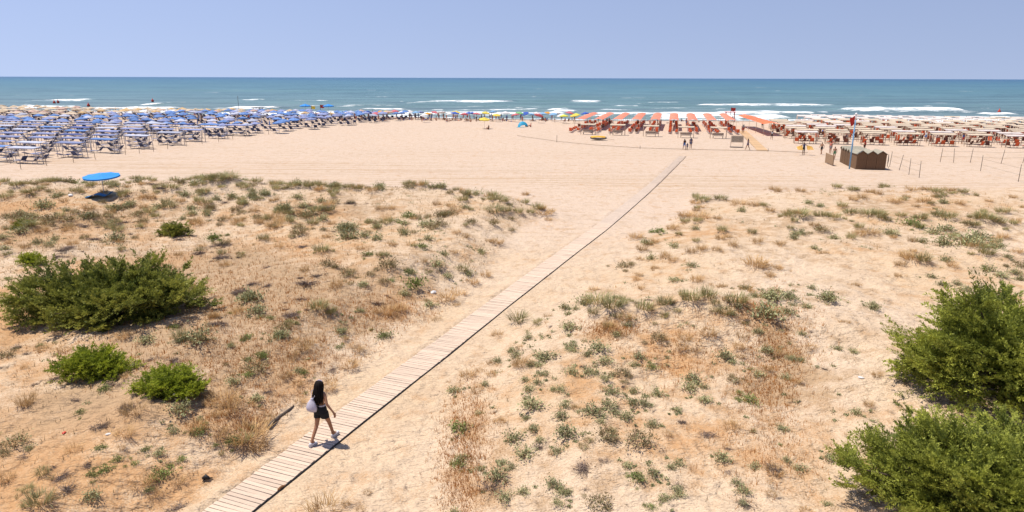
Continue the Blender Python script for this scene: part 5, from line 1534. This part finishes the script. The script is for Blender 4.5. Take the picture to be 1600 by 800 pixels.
# ------------------------------------------------------------------ people
def skin_mesh(name, J, E, radii, root, sub=1):
    """one continuous figure grown over a skeleton: joints, bones, radii"""
    names = list(J); idx = {n: i for i, n in enumerate(names)}
    me = bpy.data.meshes.new(name)
    me.from_pydata([J[n] for n in names], [(idx[a], idx[b]) for a, b in E], [])
    o = bpy.data.objects.new(name, me); COL.objects.link(o)
    o.modifiers.new('skin', 'SKIN')
    if not me.skin_vertices: 
        bpy.context.view_layer.objects.active = o
    sv = me.skin_vertices[0].data
    for n in names:
        r = radii[n]; sv[idx[n]].radius = r if isinstance(r, tuple) else (r, r)
        sv[idx[n]].use_root = (n == root)
    if sub:
        m = o.modifiers.new('subdivision', 'SUBSURF'); m.levels = sub; m.render_levels = sub
    dg = bpy.context.evaluated_depsgraph_get(); dg.update()
    ev = o.evaluated_get(dg)
    out = bpy.data.meshes.new_from_object(ev, depsgraph=dg)
    bpy.data.objects.remove(o); bpy.data.meshes.remove(me)
    out.name = name
    out.polygons.foreach_set('use_smooth', np.ones(len(out.polygons), bool))
    return out

def rig(pose):
    """joint positions of a 1.7 m figure facing +Y"""
    J = dict(pelvis=(0, 0, .93), waist=(0, 0, 1.07), chest=(0, .01, 1.27), neck=(0, 0, 1.44), head=(0, .02, 1.57), crown=(0, .01, 1.66),
             shl=(-.17, 0, 1.38), ell=(-.23, -.03, 1.12), hal=(-.24, .04, .86), fil=(-.24, .06, .76), shr=(.17, 0, 1.38), elr=(.23, -.03, 1.12), har=(.24, .04, .86), fir=(.24, .06, .76),
             hil=(-.09, 0, .88), knl=(-.10, .02, .50), anl=(-.10, 0, .09), tol=(-.10, .15, .035), hir=(.09, 0, .88), knr=(.10, .02, .50), anr=(.10, 0, .09), tor=(.10, .15, .035))
    if pose == 'walk':
        J.update(knl=(-.10, .16, .52), anl=(-.10, .27, .10), tol=(-.10, .42, .06), knr=(.10, -.05, .50), anr=(.10, -.30, .14), tor=(.10, -.20, .03),
                 ell=(-.22, -.14, 1.13), hal=(-.22, -.12, .88), fil=(-.22, -.10, .78), elr=(.22, .10, 1.13), har=(.22, .26, .95), fir=(.22, .32, .88))
    elif pose == 'sit':
        for k in ('pelvis', 'waist', 'chest', 'neck', 'head', 'crown', 'shl', 'ell', 'hal', 'fil', 'shr', 'elr', 'har', 'fir', 'hil', 'hir'):
            x, y, z = J[k]; J[k] = (x, y - (z - .9) * .15, z - .80)
        J.update(knl=(-.14, .36, .42), anl=(-.12, .62, .09), tol=(-.12, .76, .05), knr=(.14, .38, .40), anr=(.12, .66, .09), tor=(.12, .80, .05),
                 ell=(-.30, .08, .36), hal=(-.18, .28, .40), fil=(-.14, .36, .42), elr=(.30, -.2, .34), har=(.32, -.34, .12), fir=(.32, -.40, .06))
    elif pose == 'lie':
        for k, (x, y, z) in list(J.items()): J[k] = (x, -(z - .9), .14 + y * .5)
        J.update(ell=(-.34, -.3, .12), hal=(-.30, -.06, .10), fil=(-.28, .02, .09), elr=(.36, -.62, .12), har=(.2, -.82, .1), fir=(.14, -.86, .1))
    elif pose == 'carry':
        J.update(ell=(-.42, .02, 1.26), hal=(-.62, .1, 1.10), fil=(-.68, .12, 1.04), elr=(.42, .02, 1.26), har=(.62, .1, 1.10), fir=(.68, .12, 1.04))
    return J
BONES = [('pelvis', 'waist'), ('waist', 'chest'), ('chest', 'neck'), ('neck', 'head'), ('head', 'crown'), ('chest', 'shl'), ('shl', 'ell'), ('ell', 'hal'), ('hal', 'fil'), ('chest', 'shr'), ('shr', 'elr'), ('elr', 'har'), ('har', 'fir'),
         ('pelvis', 'hil'), ('hil', 'knl'), ('knl', 'anl'), ('anl', 'tol'), ('pelvis', 'hir'), ('hir', 'knr'), ('knr', 'anr'), ('anr', 'tor')]
RAD = dict(pelvis=(.15, .11), waist=(.13, .10), chest=(.15, .11), neck=.055, head=.095, crown=.07, shl=.065, ell=.045, hal=.034, fil=.028, shr=.065, elr=.045, har=.034, fir=.028,
           hil=.095, knl=.062, anl=.042, tol=.03, hir=.095, knr=.062, anr=.042, tor=.03)
SEGZONE = {('pelvis', 'waist'): 'bottom', ('waist', 'chest'): 'top', ('chest', 'neck'): 'top', ('neck', 'head'): 'skin', ('head', 'crown'): 'hair', ('pelvis', 'hil'): 'bottom', ('pelvis', 'hir'): 'bottom',
           ('chest', 'shl'): 'top', ('chest', 'shr'): 'top', ('hil', 'knl'): 'thigh', ('hir', 'knr'): 'thigh'}
def zone_faces(me, J, outfit):
    n = len(me.polygons); c = np.empty(n * 3, np.float32); me.polygons.foreach_get('center', c); c = c.reshape(-1, 3)
    best = np.full(n, 1e9); z = np.zeros(n, int); T = np.zeros(n)
    order = ('skin', 'hair', 'top', 'bottom')
    for e in BONES:
        a = np.array(J[e[0]]); b = np.array(J[e[1]]); d = b - a; t = np.clip(((c - a) @ d) / (d @ d), 0, 1)
        q = np.linalg.norm(c - a - t[:, None] * d, axis=1)
        s = SEGZONE.get(e, 'skin')
        if s == 'thigh':
            zi = np.where(t < outfit.get('leg', .35), 3, 0)
        elif s == 'top':
            zi = np.full(n, 2 if outfit.get('top', True) else 0)
        elif s == 'hair':
            zi = np.full(n, 1)
        elif s == 'bottom':
            zi = np.full(n, 3)
        elif s == 'skin' and e == ('neck', 'head'):
            zi = np.where(c[:, 1] < J['head'][1] - .02, 1, 0)
        else: zi = np.zeros(n, int)
        k = q < best; best = np.where(k, q, best); z = np.where(k, zi, z)
    me.polygons.foreach_set('material_index', z.astype(np.int32))
SKINS = [mat('skin_%s' % n, c, .6, .05, 4) for n, c in (('tan', (0.36, 0.19, 0.11)), ('fair', (0.50, 0.30, 0.20)), ('deep', (0.20, 0.10, 0.06)))]
HAIRS = [mat('hair_%s' % n, c, .8, .1, 8, spec=.12) for n, c in (('dark', (0.010, 0.007, 0.006)), ('brown', (0.09, 0.05, 0.03)))]
CLOTH = {n: mat('cloth_' + n, c, .85, .1, 5) for n, c in dict(navy=(.03, .045, .14), black=(.02, .02, .022), red=(.50, .05, .04), white=(.72, .70, .68), blue=(.05, .16, .48), coral=(.62, .2, .14), green=(.08, .2, .1), grey=(.25, .25, .26)).items()}
BASE = {}
for p in ('stand', 'walk', 'sit', 'lie', 'carry'):
    J = rig(p); BASE[p] = (skin_mesh('person_' + p, J, BONES, RAD, 'pelvis', 1), J)
FIG = {}
def figure(pose, top, bottom, sk=0, hr=0, leg=.35):
    key = (pose, top, bottom, sk, hr, leg)
    if key not in FIG:
        me, J = BASE[pose]; m2 = me.copy(); m2.name = 'person'
        m2.materials.clear()
        for m in (SKINS[sk], HAIRS[hr], CLOTH[top] if top else SKINS[sk], CLOTH[bottom]): m2.materials.append(m)
        zone_faces(m2, J, dict(top=bool(top), leg=leg)); FIG[key] = m2
    return FIG[key]
def person(x, y, rz, fig, label, group=None, s=1.0, z=None):
    o = link('person', fig); o.location = (x, y, (hz2(x, y) if z is None else z)); o.rotation_euler = (0, 0, rz); o.scale = (s, s, s)
    return tag(o, label, 'person', group)
for px, py, rz, pose, top, bot, leg, lab, s in (
        (1069, 234.5, .1, 'walk', 'black', 'blue', .7, 'person in dark top and blue wrap walking off the boardwalk end', .98),
        (1073.5, 234.5, .1, 'stand', 'navy', 'navy', .5, 'child in navy between the two walkers at the boardwalk end', .62),
        (1079, 232.5, -.2, 'stand', 'navy', 'navy', .6, 'person in navy shorts beside the one with the blue wrap', 1.0),
        (1168, 234.5, .7, 'walk', 'navy', 'navy', .45, 'person in navy walking past the reed screen', 1.0),
        (1160, 209, .2, 'stand', 'grey', 'red', .5, 'person in red shorts standing on the sand lane', 1.0),
        (1161.5, 207.5, .2, 'stand', 'white', 'red', .4, 'person close behind the one in red shorts on the sand lane', .95),
        (1283, 241.5, 2.2, 'walk', None, 'black', .5, 'bare-chested person in black shorts striding near the plank board', 1.0),
        (1297, 240, 2.0, 'stand', 'coral', 'grey', .3, 'person in coral top behind the plank board', 1.0),
        (1303, 249, 2.6, 'walk', None, 'green', .5, 'person in green shorts stepping past the plank board', .98),
        (1350, 237, .5, 'stand', 'red', 'black', .4, 'person in red between the cabins and the front cream shade', .95)):
    x, y = gpt(px, py); person(x, y, rz, figure(pose, top, bot, 0, 0, leg), lab, None, s)
x, y = gpt(761, 202); person(x + .3, y - .3, 2.4, figure('sit', 'black', 'black', 0, 0), 'person in black sitting below the lone pale yellow umbrella')
x, y = gpt(829, 198); person(x, y, 2.0, figure('sit', 'coral', 'red', 1, 1), 'person in red sitting beside the turquoise shelter')
def vendor():
    x, y = gpt(1255, 242)
    person(x, y, math.pi, figure('carry', 'navy', 'black', 2, 0, .8), 'vendor in dark clothes spreading armfuls of yellow cloths')
    o = empty('cloth_bundle', (x, y, hz2(x, y)), 0); tag(o, 'armfuls of yellow patterned cloths carried by the vendor', 'cloths')
    My = mat('yellow_cloth', (0.70, 0.42, 0.10), .85, .2, 7, (0.50, 0.27, 0.06))
    for s in (-1, 1):
        for k in range(4):
            m = MB(); xx = s * (.28 + .19 * k); vs = []; fs = []
            for i in range(5):
                for j in range(4):
                    vs.append((xx + s * .22 * i / 4 + .03 * math.sin(j * 2 + k), -.02 - .05 * k - .16 * j + .05 * math.sin(i * 2 + j), 1.34 - .05 * k - (.05 + .55 * (1 - .12 * k)) * j / 3 - .02 * i))
            for i in range(4):
                for j in range(3): a = i * 4 + j; fs.append((a, a + 1, a + 5, a + 4))
            m.add(vs, fs, 0, True); m.build('cloth', My, o)
vendor()
def crowd():
    r = random.Random(31)
    tops = [None, None, 'navy', 'black', 'red', 'white', 'blue', 'coral', 'black']; bots = ['navy', 'black', 'red', 'blue', 'coral', 'black']
    looks = {None: 'bare-backed', 'navy': 'navy-topped', 'black': 'black-topped', 'red': 'red-topped', 'white': 'white-topped', 'blue': 'blue-topped', 'coral': 'coral-topped'}
    seen = {}
    def put(pts, place, z=-.2):
        for n, (px, py) in enumerate(sorted(pts)):
            pose = r.choices(('stand', 'walk', 'sit', 'lie'), (4, 3, 5, 2))[0]; t = r.choice(tops); b = r.choice(bots)
            seen[(t, pose, place)] = seen.get((t, pose, place), -1) + 1
            x, y = gpt(px, py, z)
            word = {'stand': 'standing', 'walk': 'walking', 'sit': 'sitting', 'lie': 'lying'}[pose]
            person(x, y, r.uniform(0, 6.28), figure(pose, t, b, r.choices((0, 1, 2), (5, 3, 1))[0], r.randrange(2)),
                   '%s %s %s bather %s, counted from the blue-club side' % (nth(seen.setdefault((t, pose, place), 0)), looks[t], word, place), 'bathers ' + place, r.uniform(.88, 1.05))
    put([(r.uniform(530, 900), 184.0 + abs(r.gauss(0, 2.6)) + (1.5 if r.random() < .3 else 0)) for i in range(132)], 'on the open beach')
    put([(r.uniform(0, 520), r.uniform(182, 194)) for i in range(60)], 'in the blue club')
    put([(r.uniform(1180, 1600), r.uniform(196, 228)) for i in range(50)], 'among the cream shades')
    put([(r.uniform(900, 1150), r.uniform(186, 198)) for i in range(20)], 'between orange sunbed rows')
    put([(r.uniform(540, 900), r.uniform(178, 182)) for i in range(16)], 'at the surf edge', -.7)
crowd()

# ------------------------------------------------------------------ the walking woman
def walking_woman():
    J = dict(pelvis=(0, 0, .93), waist=(0, 0, 1.07), ribs=(0, .01, 1.20), chest=(0, .015, 1.31), neck=(0, 0, 1.43), throat=(0, .01, 1.475), jaw=(0, .035, 1.54), head=(0, .015, 1.59), crown=(0, .005, 1.655),
             shl=(-.155, 0, 1.375), ell=(-.235, -.055, 1.13), wrl=(-.275, .01, .905), pal=(-.285, .03, .845), shr=(.155, 0, 1.375), elr=(.265, -.06, 1.14), wrr=(.40, -.01, .945), par=(.43, .005, .89),
             hil=(-.085, -.01, .87), knl=(-.085, -.10, .49), anl=(-.085, -.33, .12), hel=(-.085, -.37, .07), tol=(-.085, -.20, .045), hir=(.085, .01, .87), knr=(.085, .17, .50), anr=(.085, .29, .11), her=(.085, .26, .06), tor=(.085, .44, .075))
    rad = dict(pelvis=(.145, .115), waist=(.108, .085), ribs=(.118, .088), chest=(.128, .09), neck=.052, throat=.046, jaw=(.062, .072), head=(.076, .09), crown=(.055, .065),
               shl=.048, ell=.036, wrl=.024, pal=(.034, .018), shr=.048, elr=.036, wrr=.024, par=(.034, .018),
               hil=.092, knl=.054, anl=.036, hel=.03, tol=.03, hir=.092, knr=.054, anr=.036, her=.03, tor=.03)
    E = [('pelvis', 'waist'), ('waist', 'ribs'), ('ribs', 'chest'), ('chest', 'neck'), ('neck', 'throat'), ('throat', 'jaw'), ('jaw', 'head'), ('head', 'crown'), ('chest', 'shl'), ('shl', 'ell'), ('ell', 'wrl'), ('wrl', 'pal'),
         ('chest', 'shr'), ('shr', 'elr'), ('elr', 'wrr'), ('wrr', 'par'), ('pelvis', 'hil'), ('hil', 'knl'), ('knl', 'anl'), ('anl', 'hel'), ('anl', 'tol'), ('pelvis', 'hir'), ('hir', 'knr'), ('knr', 'anr'), ('anr', 'her'), ('anr', 'tor')]
    for side, pal, sx in (('l', 'pal', -1), ('r', 'par', 1)):
        p = Vector(J[pal])
        for i, (dy, ln) in enumerate(((.030, .062), (.010, .075), (-.010, .070), (-.028, .055))):
            a = 'f%s%da' % (side, i); b = 'f%s%db' % (side, i)
            J[a] = tuple(p + Vector((.012 * sx, dy, -.048))); J[b] = tuple(p + Vector((.012 * sx - .022 * sx * .5, dy + .012, -.048 - ln)))
            rad[a] = .0095; rad[b] = .0075; E += [(pal, a), (a, b)]
        a = 'th' + side; b = 'tt' + side
        J[a] = tuple(p + Vector((0, .045, -.008))); J[b] = tuple(p + Vector((-.006 * sx, .066, -.052))); rad[a] = .012; rad[b] = .008; E += [(pal, a), (a, b)]
    body = skin_mesh('person', J, E, rad, 'pelvis', 2)
    body.materials.append(mat('woman_skin', (0.34, 0.165, 0.09), .5, .05, 4))
    X, Y = gpt(505, 687, .98); zg = float(path_z(Y)) + .014
    o = link('person', body); o.location = (X, Y, zg); o.rotation_euler = (0, 0, R(-27)); o.scale = (1.0, 1.0, 1.0)
    tag(o, 'person with long black hair in black shorts walking along the boardwalk', 'person')
    black = mat('black_garment', (0.012, 0.012, 0.014), .8, .1, 6)
    def loft(name, rings, m_, n=20, parent=o, cap=True, smooth=True, wob=0.0, seed=0):
        m = MB(); rr = random.Random(seed); vs = []; fs = []
        for (cx, cy, cz, rx, ry) in rings:
            for k in range(n):
                a = 2 * math.pi * k / n; w = 1 + wob * math.sin(k * 2.7 + seed) + wob * rr.uniform(-.5, .5)
                vs.append((cx + rx * w * math.cos(a), cy + ry * w * math.sin(a), cz))
        for i in range(len(rings) - 1):
            for k in range(n): fs.append((i * n + k, i * n + (k + 1) % n, (i + 1) * n + (k + 1) % n, (i + 1) * n + k))
        if cap: fs += [tuple(reversed(range(n))), tuple((len(rings) - 1) * n + k for k in range(n))]
        m.add(vs, fs, 0, smooth); return m.build(name, m_, parent)
    # shorts: hips and two short legs in one piece
    sh = MB(); n = 18
    def ring(cx, cy, cz, rx, ry): return [(cx + rx * math.cos(2 * math.pi * k / n), cy + ry * math.sin(2 * math.pi * k / n), cz) for k in range(n)]
    def tubeR(rs):
        vs = [p for q in rs for p in q]; fs = [(i * n + k, i * n + (k + 1) % n, (i + 1) * n + (k + 1) % n, (i + 1) * n + k) for i in range(len(rs) - 1) for k in range(n)]
        sh.add(vs, fs, 0, True)
    tubeR([ring(0, 0, 1.045, .125, .10), ring(0, -.005, .98, .155, .128), ring(0, -.01, .90, .175, .142), ring(0, -.01, .82, .178, .135)])
    for s in (-1, 1):
        y2 = -.022 if s < 0 else .03
        tubeR([ring(s * .085, 0, .86, .100, .125), ring(s * .09, y2 * .6, .78, .106, .118), ring(s * .09, y2, .70, .108, .112)])
    sho = sh.build('shorts', black, o)
    loft('waistband', [(0, 0, 1.03, .135, .108), (0, 0, 1.065, .126, .1)], mat('pale_waistband', (0.55, 0.52, 0.55), .8, .1, 5), cap=False, parent=sho)
    # halter top and its straps
    loft('top', [(0, .022, 1.245, .130, .102), (0, .024, 1.285, .134, .104), (0, .026, 1.315, .132, .1)], black, cap=False)
    for s in (-1, 1):
        m = MB(); m.tube([(s * .09, .08, 1.33), (s * .085, .03, 1.405), (s * .07, -.05, 1.40), (s * .03, -.098, 1.28), (0, -.1, 1.22)], .008, 5); m.build('strap', black, o)
    # hair: head cap and long locks down the back
    h = MB(); rr = random.Random(6)
    for k in range(64):
        a = math.pi * (.92 + 1.16 * k / 63); ca, sa = math.cos(a), math.sin(a)
        L = rr.uniform(.27, .42) * (1 if sa < -.2 else .8); w = rr.uniform(.014, .024); tw = rr.uniform(-.02, .02)
        p = [(.02 * ca, .01 + .02 * sa, 1.695), (.072 * ca, .01 + .082 * sa, 1.665), (.098 * ca, .005 + .112 * sa, 1.59), (.108 * ca, -.015 + .108 * sa, 1.50),
             (.125 * ca + tw, -.055 + .075 * sa, 1.50 - L * .35), (.135 * ca + tw * 1.5, -.070 + .06 * sa, 1.50 - L * .7), (.115 * ca + tw * 2, -.075 + .045 * sa, 1.50 - L)]
        h.tube(p, [w * .7, w * 1.15, w * 1.25, w * 1.2, w * 1.1, w * .9, w * .3], 6)
    for k in range(26):
        a = math.pi * rr.uniform(1.0, 2.0); ca, sa = math.cos(a), math.sin(a); L = rr.uniform(.30, .52); b1 = rr.uniform(-.03, .03)
        h.tube([(.10 * ca, .0 + .11 * sa, 1.56), (.125 * ca + b1, -.05 + .09 * sa, 1.42), (.15 * ca - b1, -.07 + .08 * sa, 1.5 - L * .6), (.15 * ca + b1 * 2, -.08 + .06 * sa, 1.5 - L)], [.008, .010, .008, .003], 5)
    hair = h.build('hair', HAIRS[0], o)
    m = MB(); m.tube([(.098 * math.cos(a), .02 + .02 * math.sin(a * 2), 1.575 + .135 * math.sin(a)) for a in np.linspace(.15, math.pi - .15, 12)], .012, 6); m.build('hair_band', mat('lilac_band', (0.50, 0.45, 0.58), .7, .1, 5), hair)
    # trainers
    tr = mat('white_trainer', (0.66, 0.64, 0.64), .6, .06, 8); so = mat('trainer_sole', (0.52, 0.50, 0.50), .7, .06, 8)
    for (a, b, tip) in ((Vector(J['hel']), Vector(J['tol']), -.02), (Vector(J['her']), Vector(J['tor']), .0)):
        d = (b - a); L = .27; d.normalize(); m = MB(); vs = []; fs = []; n2 = 10; st = a - d * .035
        prof = [(0, .034, .075), (.15, .042, .085), (.4, .042, .075), (.65, .047, .055), (.88, .043, .04), (1, .02, .025)]
        up = Vector((1, 0, 0)).cross(d); up.normalize()
        if up.z < 0: up = -up
        for t, w, hh in prof:
            c = st + d * (L * t)
            for k in range(n2):
                q = 2 * math.pi * k / n2; vs.append(c + Vector((1, 0, 0)) * (w * math.cos(q)) + up * (max(-.028, hh * math.sin(q) * (.75 if math.sin(q) > 0 else .5))))
        for i in range(len(prof) - 1):
            for k in range(n2): fs.append((i * n2 + k, i * n2 + (k + 1) % n2, (i + 1) * n2 + (k + 1) % n2, (i + 1) * n2 + k))
        fs += [tuple(reversed(range(n2))), tuple((len(prof) - 1) * n2 + k for k in range(n2))]
        m.add(vs, fs, 0, True); shoe = m.build('shoe', tr, o)
        m = MB(); c = st + d * (L * .5) - up * .036
        M = Matrix((Vector((1, 0, 0)), d, up)).transposed()
        m.add([c + M @ Vector((x_, y_, z_)) for z_ in (-.012, .012) for x_, y_ in ((-.04, -.135), (.04, -.135), (.048, .06), (.025, .14), (-.025, .14), (-.048, .06))],
              [(5, 4, 3, 2, 1, 0), (6, 7, 8, 9, 10, 11)] + [(i, (i + 1) % 6, 6 + (i + 1) % 6, 6 + i) for i in range(6)])
        m.build('sole', so, shoe)
    # drawstring bag hanging behind the hip
    Mr = o.rotation_euler.to_matrix()
    q = Vector((-.10, -.215, .93))
    bag = empty('drawstring_bag', tuple(Vector(o.location) + Mr @ q), R(-27)); tag(bag, 'white drawstring bag hanging on the back of the walking person', 'bag')
    bm_ = mat('white_bag_cloth', (0.56, 0.52, 0.60), .85, .12, 9)
    loft('pouch', [(0, 0, -.01, .075, .03), (0, 0, .02, .145, .072), (0, 0, .10, .155, .085), (0, .005, .20, .125, .07), (.01, .012, .28, .075, .045), (.015, .02, .325, .03, .022), (.018, .02, .355, .05, .03)], bm_, 22, bag, True, True, .09, 3)
    for s in (-1, 1):
        m = MB(); m.tube([(.018, .02, .33), (.02 + .05 * s, .06, .40), (-.02 + .05 * s, .10, .49), (-.02 + .05 * s, .2, .515), (-.02 + .05 * s, .27, .47)], .006, 5); m.build('cord', bm_, bag)
walking_woman()
